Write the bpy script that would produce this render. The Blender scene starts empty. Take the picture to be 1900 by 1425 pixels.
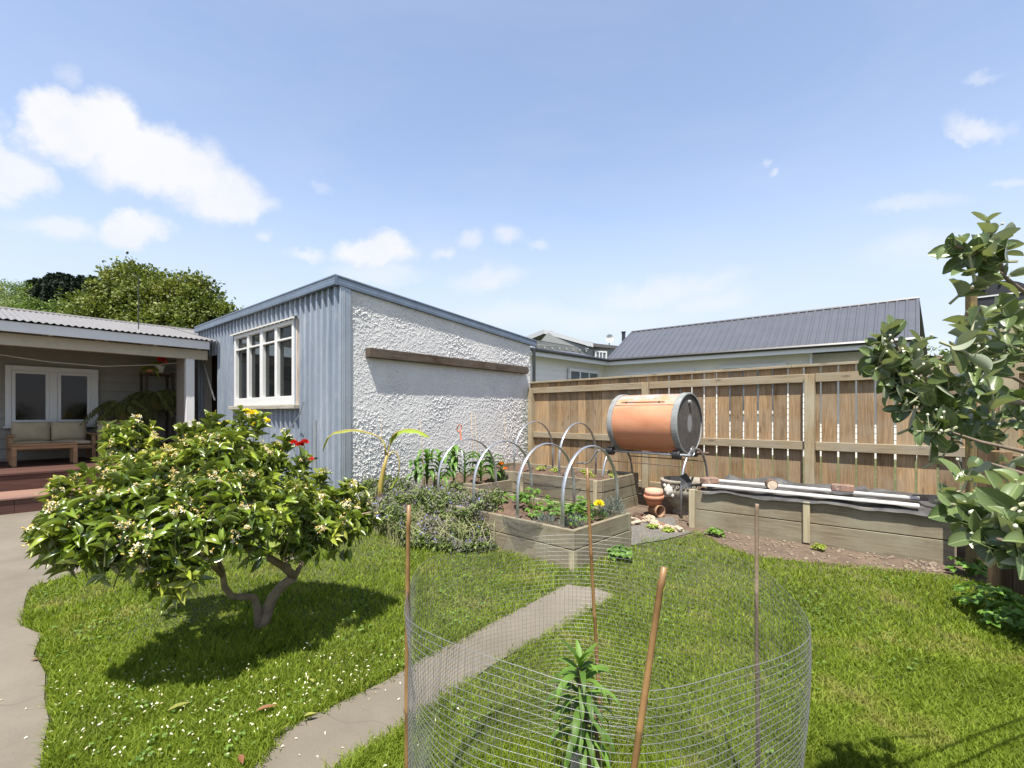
import bpy, math, random
import numpy as np
from mathutils import Vector, noise
R = math.radians
PI = math.pi
rnd = random.Random(7)
rng = np.random.default_rng(7)
F = 867.0; HZ = 768.0; CZ = 1.2          # survey constants: focal length and horizon of the photograph, eye height
scene = bpy.context.scene
col = scene.collection

def G(px, py, z=0.0):                     # point at height z seen at that bearing
    Y = F*(CZ-z)/(py-HZ); return ((px-950)/F*Y, Y, z)
def P(px, py, Y):
    return ((px-950)/F*Y, Y, CZ-(py-HZ)*Y/F)

# ------------------------------------------------------------------ materials
def new_mat(name):
    m = bpy.data.materials.new(name); m.use_nodes = True
    nt = m.node_tree; b = nt.nodes['Principled BSDF']
    return m, nt, b
def N(nt, t, **kw):
    n = nt.nodes.new(t)
    for k, v in kw.items():
        if k in n.inputs: n.inputs[k].default_value = v
        else: setattr(n, k, v)
    return n
def L(nt, a, b): nt.links.new(a, b)
def coords(nt, scale=(1,1,1), kind='Object', rot=(0,0,0)):
    tc = N(nt,'ShaderNodeTexCoord'); mp = N(nt,'ShaderNodeMapping')
    mp.inputs['Scale'].default_value = scale; mp.inputs['Rotation'].default_value = rot
    L(nt, tc.outputs[kind], mp.inputs[0]); return mp.outputs[0]
def noise_n(nt, vec, scale, detail=4, rough=.55, dist=0):
    n = N(nt,'ShaderNodeTexNoise'); n.inputs['Scale'].default_value = scale
    n.inputs['Detail'].default_value = detail; n.inputs['Roughness'].default_value = rough
    n.inputs['Distortion'].default_value = dist
    if vec is not None: L(nt, vec, n.inputs['Vector'])
    return n.outputs['Fac']
def ramp(nt, fac, stops):
    r = N(nt,'ShaderNodeValToRGB'); e = r.color_ramp.elements
    while len(e) < len(stops): e.new(.5)
    for i,(p,c) in enumerate(stops):
        e[i].position = p; e[i].color = (*c,1) if len(c)==3 else c
    L(nt, fac, r.inputs[0]); return r.outputs[0]
def mix(nt, fac, a, b, mode='MIX'):
    m = N(nt,'ShaderNodeMix', data_type='RGBA', blend_type=mode)
    if isinstance(fac,(int,float)): m.inputs[0].default_value = fac
    else: L(nt, fac, m.inputs[0])
    for s,v in ((6,a),(7,b)):
        if isinstance(v,tuple): m.inputs[s].default_value = (*v,1) if len(v)==3 else v
        else: L(nt, v, m.inputs[s])
    return m.outputs[2]
def island(nt):
    return N(nt,'ShaderNodeNewGeometry').outputs['Random Per Island']
def mrange(nt, v, a, b, c=0, d=1):
    m = N(nt,'ShaderNodeMapRange'); L(nt, v, m.inputs[0])
    for i,x in enumerate((a,b,c,d)): m.inputs[i+1].default_value = x
    return m.outputs[0]
def bump(nt, b, h, strength=.3, dist=.01):
    n = N(nt,'ShaderNodeBump'); n.inputs['Strength'].default_value = strength; n.inputs['Distance'].default_value = dist
    L(nt, h, n.inputs['Height']); L(nt, n.outputs[0], b.inputs['Normal'])

def mat_plain(name, c, rough=.6, var=.25, scale=6, metal=0, bumps=0, c2=None, spec=.5, dirt=None):
    m, nt, b = new_mat(name)
    v = coords(nt)
    f = noise_n(nt, v, scale, 6, .65)
    if c2 is None: c2 = tuple(x*(1-var) for x in c)
    cc = ramp(nt, f, [(.3,c2),(.65,c)])
    if dirt:
        f2 = noise_n(nt, v, scale*3.1, 8, .75)
        cc = mix(nt, mrange(nt,f2,.55,.72), cc, dirt)
    L(nt, cc, b.inputs['Base Color'])
    b.inputs['Roughness'].default_value = rough; b.inputs['Metallic'].default_value = metal
    b.inputs['Specular IOR Level'].default_value = spec
    if bumps: bump(nt, b, noise_n(nt, v, scale*8, 5, .7), bumps, .004)
    return m
def mat_wood(name, c1, c2, axis='z', rough=.8, knots=True, grey=None, spread=.35, moss=None):
    m, nt, b = new_mat(name)
    s = {'x':(1.2,22,22),'y':(22,1.2,22),'z':(22,22,1.2)}[axis]
    isl = island(nt)
    v0 = coords(nt, s)
    off = N(nt,'ShaderNodeVectorMath', operation='ADD'); L(nt, v0, off.inputs[0])
    sc = N(nt,'ShaderNodeVectorMath', operation='SCALE'); sc.inputs[0].default_value=(37,21,53); L(nt, isl, sc.inputs['Scale']); L(nt, sc.outputs[0], off.inputs[1])
    f = noise_n(nt, off.outputs[0], 1.3, 7, .68, 2.0)
    cc = ramp(nt, f, [(.34,c2),(.5,tuple((a+d)/2 for a,d in zip(c1,c2))),(.64,c1)])
    hs = N(nt,'ShaderNodeHueSaturation'); L(nt, cc, hs.inputs['Color'])
    L(nt, mrange(nt, isl, 0,1,1-spread,1+spread*.7), hs.inputs['Value'])
    cc = hs.outputs[0]
    if grey:
        g = noise_n(nt, coords(nt,(2,2,2)), 1.3, 5, .6)
        cc = mix(nt, mrange(nt,g,.42,.68,0,.75), cc, grey)
    if knots:
        sk = {'x':(3,9,9),'y':(9,3,9),'z':(9,9,3)}[axis]
        ak = N(nt,'ShaderNodeVectorMath', operation='ADD'); L(nt, coords(nt,sk), ak.inputs[0]); L(nt, sc.outputs[0], ak.inputs[1])
        vo = N(nt,'ShaderNodeTexVoronoi'); vo.inputs['Scale'].default_value=.75; L(nt, ak.outputs[0], vo.inputs['Vector'])
        cc = mix(nt, mrange(nt, vo.outputs['Distance'], .06,.14,.55,0), cc, tuple(x*.4 for x in c2))
    if moss:
        zc = N(nt,'ShaderNodeSeparateXYZ'); L(nt, coords(nt), zc.inputs[0])
        g = noise_n(nt, coords(nt,(5,5,5)), 1.5, 6, .7)
        cc = mix(nt, mrange(nt,g,moss[1],moss[1]+.15,0,.9), cc, moss[0])
    L(nt, cc, b.inputs['Base Color']); b.inputs['Roughness'].default_value = rough
    b.inputs['Specular IOR Level'].default_value=.25
    bump(nt, b, f, .35, .004)
    return m
def mat_leaf(name, top, top2, under=None, rough=.35, trans=.3, veins=False, spec=.5, patch=None, vcol=None):
    m, nt, b = new_mat(name)
    isl = island(nt)
    cc = ramp(nt, isl, [(0,top2),(.5,top),(1,tuple(min(1,x*1.35) for x in top))])
    v = coords(nt,(1,1,1),'Object')
    f = noise_n(nt, v, 1.4 if patch is None else patch[1], 3, .6)
    hs = N(nt,'ShaderNodeHueSaturation'); L(nt, cc, hs.inputs['Color']); L(nt, mrange(nt,f,.3,.7,.75,1.25), hs.inputs['Value'])
    cc = hs.outputs[0]
    if patch: cc = mix(nt, mrange(nt,f,patch[2],patch[2]+.16), cc, patch[0])
    if veins:
        tc = N(nt,'ShaderNodeTexCoord'); sp = N(nt,'ShaderNodeSeparateXYZ'); L(nt, tc.outputs['UV'], sp.inputs[0])
        ab = N(nt,'ShaderNodeMath',operation='SUBTRACT'); L(nt, sp.outputs[0], ab.inputs[0]); ab.inputs[1].default_value=.5
        a2 = N(nt,'ShaderNodeMath',operation='ABSOLUTE'); L(nt, ab.outputs[0], a2.inputs[0])
        mid = mrange(nt, a2.outputs[0], .02,.05,1,0)
        # side veins: saw of v - |u|
        s1 = N(nt,'ShaderNodeMath',operation='SUBTRACT'); L(nt, sp.outputs[1], s1.inputs[0]); L(nt, a2.outputs[0], s1.inputs[1])
        s2 = N(nt,'ShaderNodeMath',operation='MULTIPLY'); L(nt, s1.outputs[0], s2.inputs[0]); s2.inputs[1].default_value=8
        s3 = N(nt,'ShaderNodeMath',operation='FRACT'); L(nt, s2.outputs[0], s3.inputs[0])
        s4 = N(nt,'ShaderNodeMath',operation='SUBTRACT'); L(nt, s3.outputs[0], s4.inputs[0]); s4.inputs[1].default_value=.5
        s5 = N(nt,'ShaderNodeMath',operation='ABSOLUTE'); L(nt, s4.outputs[0], s5.inputs[0])
        side = mrange(nt, s5.outputs[0], .0,.10,.55,0)
        mx = N(nt,'ShaderNodeMath',operation='MAXIMUM'); L(nt, mid, mx.inputs[0]); L(nt, side, mx.inputs[1])
        mul = N(nt,'ShaderNodeMath',operation='MULTIPLY'); L(nt, mx.outputs[0], mul.inputs[0]); mul.inputs[1].default_value=.55
        cc = mix(nt, mul.outputs[0], cc, vcol or (.36,.42,.22))
        bump(nt, b, mx.outputs[0], -.25, .002)
    if under:
        g = N(nt,'ShaderNodeNewGeometry')
        cc = mix(nt, g.outputs['Backfacing'], cc, under)
    L(nt, cc, b.inputs['Base Color']); b.inputs['Roughness'].default_value = rough
    b.inputs['Specular IOR Level'].default_value = spec
    tr = N(nt,'ShaderNodeBsdfTranslucent'); 
    tcol = mix(nt, 1, cc, (1.25,1.35,.5), 'MULTIPLY'); L(nt, tcol, tr.inputs['Color'])
    ms = N(nt,'ShaderNodeMixShader'); ms.inputs[0].default_value = trans
    L(nt, b.outputs[0], ms.inputs[1]); L(nt, tr.outputs[0], ms.inputs[2])
    L(nt, ms.outputs[0], nt.nodes['Material Output'].inputs['Surface'])
    return m

# ------------------------------------------------------------------ mesh helpers
class MB:
    def __init__(s): s.v=[]; s.f=[]
    def add(s, vs, fs):
        o=len(s.v); s.v += [tuple(p) for p in vs]; s.f += [tuple(i+o for i in f) for f in fs]; return s
    def box(s, x0,y0,z0,x1,y1,z1, bev=0):
        if bev:
            b=min(bev,abs(x1-x0)/3,abs(y1-y0)/3,abs(z1-z0)/3)
            vs=[];
            for cx,sx in ((x0,1),(x1,-1)):
                for cy,sy in ((y0,1),(y1,-1)):
                    for cz,sz in ((z0,1),(z1,-1)):
                        vs += [(cx,cy+sy*b,cz+sz*b),(cx+sx*b,cy,cz+sz*b),(cx+sx*b,cy+sy*b,cz)]
            def I(i,j,k,a): return (i*4+j*2+k)*3+a
            fs=[]
            fs += [(I(0,0,0,0),I(0,0,1,0),I(0,1,1,0),I(0,1,0,0)),(I(1,0,0,0),I(1,1,0,0),I(1,1,1,0),I(1,0,1,0))]
            fs += [(I(0,0,0,1),I(1,0,0,1),I(1,0,1,1),I(0,0,1,1)),(I(0,1,0,1),I(0,1,1,1),I(1,1,1,1),I(1,1,0,1))]
            fs += [(I(0,0,0,2),I(0,1,0,2),I(1,1,0,2),I(1,0,0,2)),(I(0,0,1,2),I(1,0,1,2),I(1,1,1,2),I(0,1,1,2))]
            for i in (0,1):
                for j in (0,1): fs.append((I(i,j,0,0),I(i,j,1,0),I(i,j,1,1),I(i,j,0,1)))
                for k in (0,1): fs.append((I(i,0,k,0),I(i,1,k,0),I(i,1,k,2),I(i,0,k,2)))
            for j in (0,1):
                for k in (0,1): fs.append((I(0,j,k,1),I(1,j,k,1),I(1,j,k,2),I(0,j,k,2)))
            for i in (0,1):
                for j in (0,1):
                    for k in (0,1): fs.append((I(i,j,k,0),I(i,j,k,1),I(i,j,k,2)))
            return s.add(vs,fs)
        vs=[(x,y,z) for x in (x0,x1) for y in (y0,y1) for z in (z0,z1)]
        return s.add(vs,[(0,1,3,2),(4,6,7,5),(0,4,5,1),(2,3,7,6),(0,2,6,4),(1,5,7,3)])
    def tube(s, pts, rad, n=8, cap=True, squash=1, up=(0,0,1)):
        pts=[Vector(p) for p in pts]; k=len(pts)
        if not isinstance(rad,(list,tuple)): rad=[rad]*k
        vs=[]; ref=None
        for i,p in enumerate(pts):
            d=(pts[min(i+1,k-1)]-pts[max(i-1,0)]).normalized()
            if ref is None:
                a=Vector(up) if abs(d.dot(Vector(up)))<.95 else Vector((1,0,0))
                ref=d.cross(a).normalized()
            ref=(ref-d*ref.dot(d)).normalized(); b=d.cross(ref)
            for j in range(n):
                t=2*PI*j/n; vs.append(p+(ref*math.cos(t)+b*math.sin(t)*squash)*rad[i])
        fs=[(i*n+j,i*n+(j+1)%n,(i+1)*n+(j+1)%n,(i+1)*n+j) for i in range(k-1) for j in range(n)]
        if cap: fs += [tuple(range(n))[::-1], tuple(range((k-1)*n,k*n))]
        return s.add(vs,fs)
    def lathe(s, prof, c=(0,0,0), n=24, axis='z', jit=0):
        vs=[]
        for r,h in prof:
            for j in range(n):
                t=2*PI*j/n; rr=r
                a,b=rr*math.cos(t),rr*math.sin(t)
                if axis=='z': vs.append((c[0]+a,c[1]+b,c[2]+h))
                elif axis=='x': vs.append((c[0]+h,c[1]+a,c[2]+b))
                else: vs.append((c[0]+a,c[1]+h,c[2]+b))
        k=len(prof)
        fs=[(i*n+j,i*n+(j+1)%n,(i+1)*n+(j+1)%n,(i+1)*n+j) for i in range(k-1) for j in range(n)]
        return s.add(vs,fs)
    def blob(s, c, r, n=10, seed=0, amp=.2, sz=1):
        vs=[];
        for i in range(n+1):
            ph=PI*i/n
            for j in range(n*2):
                t=PI*j/n; d=Vector((math.sin(ph)*math.cos(t),math.sin(ph)*math.sin(t),math.cos(ph)))
                q=1+amp*noise.noise(d*1.7+Vector((seed*3.1,seed,0)))*2
                vs.append((c[0]+d.x*r*q,c[1]+d.y*r*q,c[2]+d.z*r*q*sz))
        m=n*2
        return s.add(vs,[(i*m+j,(i+1)*m+j,(i+1)*m+(j+1)%m,i*m+(j+1)%m) for i in range(n) for j in range(m)])
    def obj(s, name, mat, parent=None, smooth=False, loc=None):
        me=bpy.data.meshes.new(name); me.from_pydata(s.v,[],s.f); me.validate(); me.update()
        return link(me,name,mat,parent,smooth)
def link(me,name,mat,parent=None,smooth=False):
    me.materials.append(mat)
    if smooth: me.polygons.foreach_set('use_smooth',[True]*len(me.polygons))
    o=bpy.data.objects.new(name,me); col.objects.link(o)
    if parent: o.parent=parent
    return o
def fast_mesh(name, V, Fq, mat, parent=None, uv=None, smooth=False):
    """V (n,3), Fq (m,k) constant-size faces"""
    V=np.asarray(V,dtype=np.float32); Fq=np.asarray(Fq,dtype=np.int32)
    me=bpy.data.meshes.new(name); me.vertices.add(len(V)); me.vertices.foreach_set('co',V.ravel())
    m,k=Fq.shape; me.loops.add(m*k); me.loops.foreach_set('vertex_index',Fq.ravel())
    me.polygons.add(m); me.polygons.foreach_set('loop_start',np.arange(0,m*k,k,dtype=np.int32))
    try: me.polygons.foreach_set('loop_total',np.full(m,k,dtype=np.int32))
    except Exception: pass
    if uv is not None:
        l=me.uv_layers.new(name='UVMap'); l.data.foreach_set('uv',np.asarray(uv,dtype=np.float32)[Fq.ravel()].ravel())
    me.update(calc_edges=True)
    return link(me,name,mat,parent,smooth)
def tag(o,label=None,cat=None,group=None,kind=None):
    if label: o['label']=label
    if cat: o['category']=cat
    if group: o['group']=group
    if kind: o['kind']=kind
    return o
def thing(name,label,cat,loc=(0,0,0),rz=0,group=None):
    o=bpy.data.objects.new(name,None); col.objects.link(o); o.empty_display_size=.1
    o.location=loc; o.rotation_euler=(0,0,rz); return tag(o,label,cat,group)
def copy_tree(o,parent=None,loc=None,rz=None,label=None,scale=None):
    c=o.copy(); col.objects.link(c); c.parent=parent
    if loc is not None: c.location=loc
    if rz is not None: c.rotation_euler=(0,0,rz)
    if scale is not None: c.scale=(scale,)*3
    if label: c['label']=label
    for ch in [x for x in scene.objects if x.parent==o]: copy_tree(ch,c)
    return c

# leaf scattering --------------------------------------------------
def leaf_template(shape, curl=.25, fold=.18, fine=3):
    """shape: half widths along length; unit length along +y, normal +z"""
    k=len(shape); V=[];UV=[]
    for i,w in enumerate(shape):
        t=i/(k-1); z=-curl*t*t; y=t*(1-.25*curl*t)
        for u in (-1,0,1):
            V.append((u*w, y, z+abs(u)*w*fold*2)); UV.append((.5+u*w/(2*max(shape)), t))
    Fq=[]
    for i in range(k-1):
        for u in (0,1): Fq.append((i*3+u,i*3+u+1,(i+1)*3+u+1,(i+1)*3+u))
    return np.array(V),np.array(Fq),np.array(UV)
def norm(a): return a/np.maximum(np.linalg.norm(a,axis=1,keepdims=True),1e-9)
def scatter(tmpls, pos, tip, nrm, length, width=None):
    """returns V,F,UV of leaves at pos pointing along tip with normals nrm"""
    Vs=[];Fs=[];Us=[];o=0
    tip=norm(tip); nrm=norm(nrm-tip*np.sum(nrm*tip,1,keepdims=True)); side=np.cross(tip,nrm)
    if width is None: width=length
    which=rng.integers(0,len(tmpls),len(pos))
    for w,(T,Fq,U) in enumerate(tmpls):
        m=which==w
        if not m.any(): continue
        p,t,n_,s_=pos[m],tip[m],nrm[m],side[m]; l=length[m][:,None,None]; wd=width[m][:,None,None]
        V=p[:,None,:]+s_[:,None,:]*T[None,:,0:1]*wd+t[:,None,:]*T[None,:,1:2]*l+n_[:,None,:]*T[None,:,2:3]*l
        c=len(p); k=len(T)
        Vs.append(V.reshape(-1,3)); Fs.append((Fq[None]+(np.arange(c)*k)[:,None,None]+o).reshape(-1,Fq.shape[1])); Us.append(np.tile(U,(c,1))); o+=c*k
    return np.concatenate(Vs),np.concatenate(Fs),np.concatenate(Us)
def rand_dirs(n):
    return norm(rng.normal(size=(n,3)))

def leafy_crown(name, blobs, per, size, mat, parent=None, tm=None, shell=.55, upb=.4, clump=6, aspect=.6, flat=1.0):
    """leaf clumps spread through a set of ellipsoids (x,y,z,r[,rz])"""
    P_=[];T_=[];N_=[];S_=[]
    tot=sum(b[3]**2 for b in blobs)
    for b in blobs:
        n=max(3,int(per*b[3]**2/tot/clump)); rz=b[4] if len(b)>4 else b[3]
        d=rand_dirs(n); d[:,2]=np.abs(d[:,2])*.9+d[:,2]*.1 if False else d[:,2]
        rr=(shell+(1-shell)*rng.random(n)**.5)
        lump=1+.30*np.array([noise.noise(Vector(q)*2.3+Vector((b[0],b[1],b[2]))) for q in d])*2
        c=np.array(b[:3])+d*np.array([b[3],b[3],rz])*(rr*lump)[:,None]
        for j in range(clump):
            P_.append(c+rng.normal(size=(n,3))*size*.9); td=norm(d+rng.normal(size=(n,3))*.7+np.array([0,0,upb]))
            T_.append(td); N_.append(norm(rng.normal(size=(n,3))*.6+d*.5+np.array([0,0,flat])))
            S_.append(size*(.6+.8*rng.random(n)))
    P_=np.concatenate(P_);T_=np.concatenate(T_);N_=np.concatenate(N_);S_=np.concatenate(S_)
    tm=tm or [leaf_template([.05,.5,.45,.03],.2,.1)]
    V,Fq,U=scatter(tm,P_,T_,N_,S_,S_*aspect)
    return fast_mesh(name,V,Fq,mat,parent,U)

# ------------------------------------------------------------------ camera, light, sky
cd = bpy.data.cameras.new('camera'); cam = bpy.data.objects.new('camera',cd); col.objects.link(cam)
cam.location=(0,0,CZ); cam.rotation_euler=(R(90),0,0)
cd.sensor_width=36; cd.lens=36*F/1900; cd.shift_y=(HZ-712.5)/1900; cd.clip_start=.05; cd.clip_end=2000
scene.camera=cam
ELEV=66; AZ=12
tr=Vector((math.sin(R(AZ))*math.cos(R(ELEV)), math.cos(R(AZ))*math.cos(R(ELEV)), -math.sin(R(ELEV))))
sd=bpy.data.lights.new('sun','SUN'); sd.energy=5.0; sd.angle=R(.5); sd.color=(1,.955,.88)
so=bpy.data.objects.new('sun',sd); col.objects.link(so); so.rotation_euler=tr.to_track_quat('-Z','Y').to_euler(); so.location=(0,0,20)
w=bpy.data.worlds.new('World'); scene.world=w; w.use_nodes=True; nt=w.node_tree
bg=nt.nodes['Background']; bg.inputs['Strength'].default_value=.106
sky=N(nt,'ShaderNodeTexSky'); sky.sky_type='NISHITA'; sky.sun_disc=False; sky.sun_elevation=R(ELEV); sky.sun_rotation=R(180+AZ)
sky.air_density=1.0; sky.dust_density=.8; sky.ozone_density=1.6
tc=N(nt,'ShaderNodeTexCoord'); nv=N(nt,'ShaderNodeVectorMath',operation='NORMALIZE'); L(nt,tc.outputs['Generated'],nv.inputs[0])
sep=N(nt,'ShaderNodeSeparateXYZ'); L(nt,nv.outputs[0],sep.inputs[0])
def M(op,a,b=None,clamp=False):
    n=N(nt,'ShaderNodeMath',operation=op); n.use_clamp=clamp
    for i,x in enumerate((a,b)):
        if x is None: continue
        if isinstance(x,(int,float)): n.inputs[i].default_value=x
        else: L(nt,x,n.inputs[i])
    return n.outputs[0]
# azimuth / elevation of the view direction, warped by noise for ragged cloud edges
az=M('ARCTAN2',sep.outputs[0],sep.outputs[1]); el=M('ARCSINE',sep.outputs[2])
wn=N(nt,'ShaderNodeTexNoise'); wn.inputs['Scale'].default_value=4.6; wn.inputs['Detail'].default_value=12; wn.inputs['Roughness'].default_value=.66
L(nt,nv.outputs[0],wn.inputs['Vector'])
ws=N(nt,'ShaderNodeSeparateColor'); L(nt,wn.outputs['Color'],ws.inputs[0])
az2=M('ADD',az,M('MULTIPLY',M('SUBTRACT',ws.outputs[0],.5),.17)); el2=M('ADD',el,M('MULTIPLY',M('SUBTRACT',ws.outputs[1],.5),.13))
def dirof(px,py):
    x,z=(px-950)/F,(HZ-py)/F; l=math.sqrt(1+x*x+z*z); return math.atan2(x,1),math.asin(z/l)
clouds=[(95,245,75,55,1,0),(180,262,110,62,1,.35),(290,310,125,62,1,.35),(390,350,85,50,.95,.4),(20,310,80,45,.9,0),(-40,270,70,60,.9,0),
 (110,420,85,20,.75,.1),(252,430,75,30,.9,.35),(445,362,50,24,.75,.2),(-10,345,40,25,.8,0),
 (690,462,78,30,.95,.1),(560,458,38,13,.65,0),(815,462,22,12,.6,0),(868,448,28,16,.6,0),(945,441,34,17,.6,0),(1005,450,22,10,.4,0),(905,516,80,22,.6,.1),(460,422,20,11,.5,0),
 (1815,228,90,20,.7,-.3),(1775,250,40,12,.5,-.5),(1438,318,10,9,.55,0),(1415,297,8,7,.4,0),(1690,380,100,16,.45,-.1),(1805,146,50,10,.35,-.2),(1880,322,50,10,.45,-.1),
 (1230,535,150,26,.6,.05),(1320,560,90,26,.5,0),(110,165,30,26,.3,.5),(700,500,90,22,.55,0),(600,345,22,10,.25,0),(1750,470,190,38,.45,-.1),(1000,590,400,30,.35,0)]
mask=None
for (px,py,rx,ry,dn,rot) in clouds:
    a0,e0=dirof(px,py); a1,_=dirof(px+rx,py); _,e1=dirof(px,py-ry); ra=abs(a1-a0); re=abs(e1-e0)
    da=M('SUBTRACT',az2,a0); de=M('SUBTRACT',el2,e0); c_,s_=math.cos(-rot),math.sin(-rot)
    u=M('DIVIDE',M('SUBTRACT',M('MULTIPLY',da,c_),M('MULTIPLY',de,s_)),ra); v=M('DIVIDE',M('ADD',M('MULTIPLY',da,s_),M('MULTIPLY',de,c_)),re)
    d=M('SQRT',M('ADD',M('MULTIPLY',u,u),M('MULTIPLY',v,v)))
    mr=N(nt,'ShaderNodeMapRange',interpolation_type='SMOOTHSTEP'); L(nt,d,mr.inputs[0])
    soft=.42 if dn>.8 else .8
    mr.inputs[1].default_value=1+soft*.45; mr.inputs[2].default_value=1-soft; mr.inputs[3].default_value=0; mr.inputs[4].default_value=dn
    mask=mr.outputs[0] if mask is None else M('MAXIMUM',mask,mr.outputs[0])
mask=M('MULTIPLY',mask,M('ADD',M('MULTIPLY',ws.outputs[2],1.1),.42),True)
# thin streaky veil and milky low sky
n2=N(nt,'ShaderNodeTexNoise'); n2.inputs['Scale'].default_value=1.6; n2.inputs['Detail'].default_value=7; n2.inputs['Roughness'].default_value=.6; n2.inputs['Distortion'].default_value=.6
mp=N(nt,'ShaderNodeMapping'); mp.inputs['Scale'].default_value=(1,1,2.6); L(nt,nv.outputs[0],mp.inputs[0]); L(nt,mp.outputs[0],n2.inputs['Vector'])
veil=M('MULTIPLY',M('SUBTRACT',n2.outputs['Fac'],.44,),1.3,True)
low=N(nt,'ShaderNodeMapRange',interpolation_type='SMOOTHSTEP'); L(nt,el,low.inputs[0])
for i,x in enumerate((.48,.02,.03,.82)): low.inputs[i+1].default_value=x
veil=M('ADD',M('MULTIPLY',veil,.55),low.outputs[0],True)
skyc=N(nt,'ShaderNodeMix',data_type='RGBA',blend_type='MULTIPLY'); skyc.inputs[0].default_value=1; L(nt,sky.outputs[0],skyc.inputs[6]); skyc.inputs[7].default_value=(1.62,1.40,1.28,1)
m1=N(nt,'ShaderNodeMix',data_type='RGBA'); L(nt,veil,m1.inputs[0]); L(nt,skyc.outputs[2],m1.inputs[6]); m1.inputs[7].default_value=(3.35,3.7,4.35,1)
shade=N(nt,'ShaderNodeMix',data_type='RGBA'); L(nt,M('MULTIPLY',ws.outputs[2],1,True),shade.inputs[0]); shade.inputs[6].default_value=(4.15,4.25,4.5,1); shade.inputs[7].default_value=(4.8,4.8,4.85,1)
m2=N(nt,'ShaderNodeMix',data_type='RGBA'); L(nt,mask,m2.inputs[0]); L(nt,m1.outputs[2],m2.inputs[6]); L(nt,shade.outputs[2],m2.inputs[7])
zen=N(nt,'ShaderNodeMapRange',interpolation_type='SMOOTHSTEP'); L(nt,el,zen.inputs[0])  # added dimming of the sky overhead, above the view, to weaken fill light
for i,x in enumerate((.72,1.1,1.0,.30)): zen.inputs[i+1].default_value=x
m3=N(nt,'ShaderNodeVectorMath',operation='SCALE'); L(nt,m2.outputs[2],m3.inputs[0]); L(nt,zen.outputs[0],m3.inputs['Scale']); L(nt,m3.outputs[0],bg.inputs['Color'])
scene.view_settings.view_transform='Standard'; scene.view_settings.look='None'; scene.view_settings.exposure=1.0; scene.view_settings.gamma=1

# ------------------------------------------------------------------ shared materials
m_galv=mat_plain('galvanised_sheet',(.36,.40,.44),.42,.22,3,metal=.35,dirt=(.30,.31,.31))
m_trimmetal=mat_plain('zinc_flashing',(.17,.21,.26),.38,.3,4,metal=.45)
m_white=mat_plain('white_paint',(.62,.62,.60),.45,.06,8,dirt=(.6,.58,.53))
m_oldwhite=mat_plain('weathered_white_paint',(.60,.57,.50),.6,.12,5,dirt=(.45,.40,.33))
m_soil=mat_plain('garden_soil',(.115,.07,.045),.95,.5,9,bumps=.9,c2=(.045,.028,.018),dirt=(.2,.15,.1))
m_black=mat_plain('black_rubber',(.02,.02,.022),.5,.2,10)
m_steel=mat_plain('steel_tube',(.42,.44,.46),.35,.35,12,metal=.7)
m_rust=mat_plain('rusty_steel',(.12,.075,.05),.7,.4,20)
def glass_mat(name,tint=(.02,.022,.024)):
    m,nt,b=new_mat(name); b.inputs['Base Color'].default_value=(*tint,1); b.inputs['Roughness'].default_value=.04
    b.inputs['Specular IOR Level'].default_value=.6
    t=N(nt,'ShaderNodeBsdfTransparent'); t.inputs['Color'].default_value=(.75,.78,.76,1)
    ms=N(nt,'ShaderNodeMixShader'); ms.inputs[0].default_value=.45
    L(nt,t.outputs[0],ms.inputs[1]); L(nt,b.outputs[0],ms.inputs[2]); L(nt,ms.outputs[0],nt.nodes['Material Output'].inputs['Surface']); return m
m_glass=glass_mat('window_glass')

# ------------------------------------------------------------------ ground
def inpoly(x,y,poly):
    x=np.asarray(x);y=np.asarray(y);c=np.zeros(x.shape,bool); n=len(poly)
    for i in range(n):
        x1,y1=poly[i][:2];x2,y2=poly[(i+1)%n][:2]
        if y1==y2: continue
        k=((y1>y)!=(y2>y))&(x<(x2-x1)*(y-y1)/(y2-y1)+x1); c^=k
    return c
def sheet(name,poly,z,mat,kind='structure',step=.12,jit=.012):
    pts=[]
    n=len(poly)
    for i in range(n):
        a=Vector(poly[i][:2]);b=Vector(poly[(i+1)%n][:2]); l=(b-a).length; k=max(1,int(min(l/step,60)))
        for j in range(k):
            p=a.lerp(b,j/k); q=noise.noise_vector(Vector((p.x*3,p.y*3,5)))*jit*2
            pts.append((p.x+q.x,p.y+q.y,z))
    import bmesh
    bm=bmesh.new(); vs=[bm.verts.new(p) for p in pts]; f=bm.faces.new(vs)
    if f.normal.z<0: f.normal_flip()
    bmesh.ops.triangulate(bm,faces=[f]); me=bpy.data.meshes.new(name); bm.to_mesh(me); bm.free()
    return tag(link(me,name,mat),kind=kind)
m,nt,b=new_mat('earth_and_turf'); v=coords(nt)
f1=noise_n(nt,v,1.3,6,.65); f2=noise_n(nt,v,40,5,.7)
c=mix(nt,mrange(nt,f2,.35,.65),(.075,.10,.022),(.05,.045,.02)); c=mix(nt,mrange(nt,f1,.5,.7,0,.7),c,(.16,.14,.05))
L(nt,c,b.inputs['Base Color']); b.inputs['Roughness'].default_value=.95; bump(nt,b,f2,.8,.02); m_turf=m
gb=MB(); gb.add([(-400,-30,0),(400,-30,0),(400,900,0),(-400,900,0)],[(0,1,2,3)]); tag(gb.obj('ground',m_turf),kind='structure')

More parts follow.
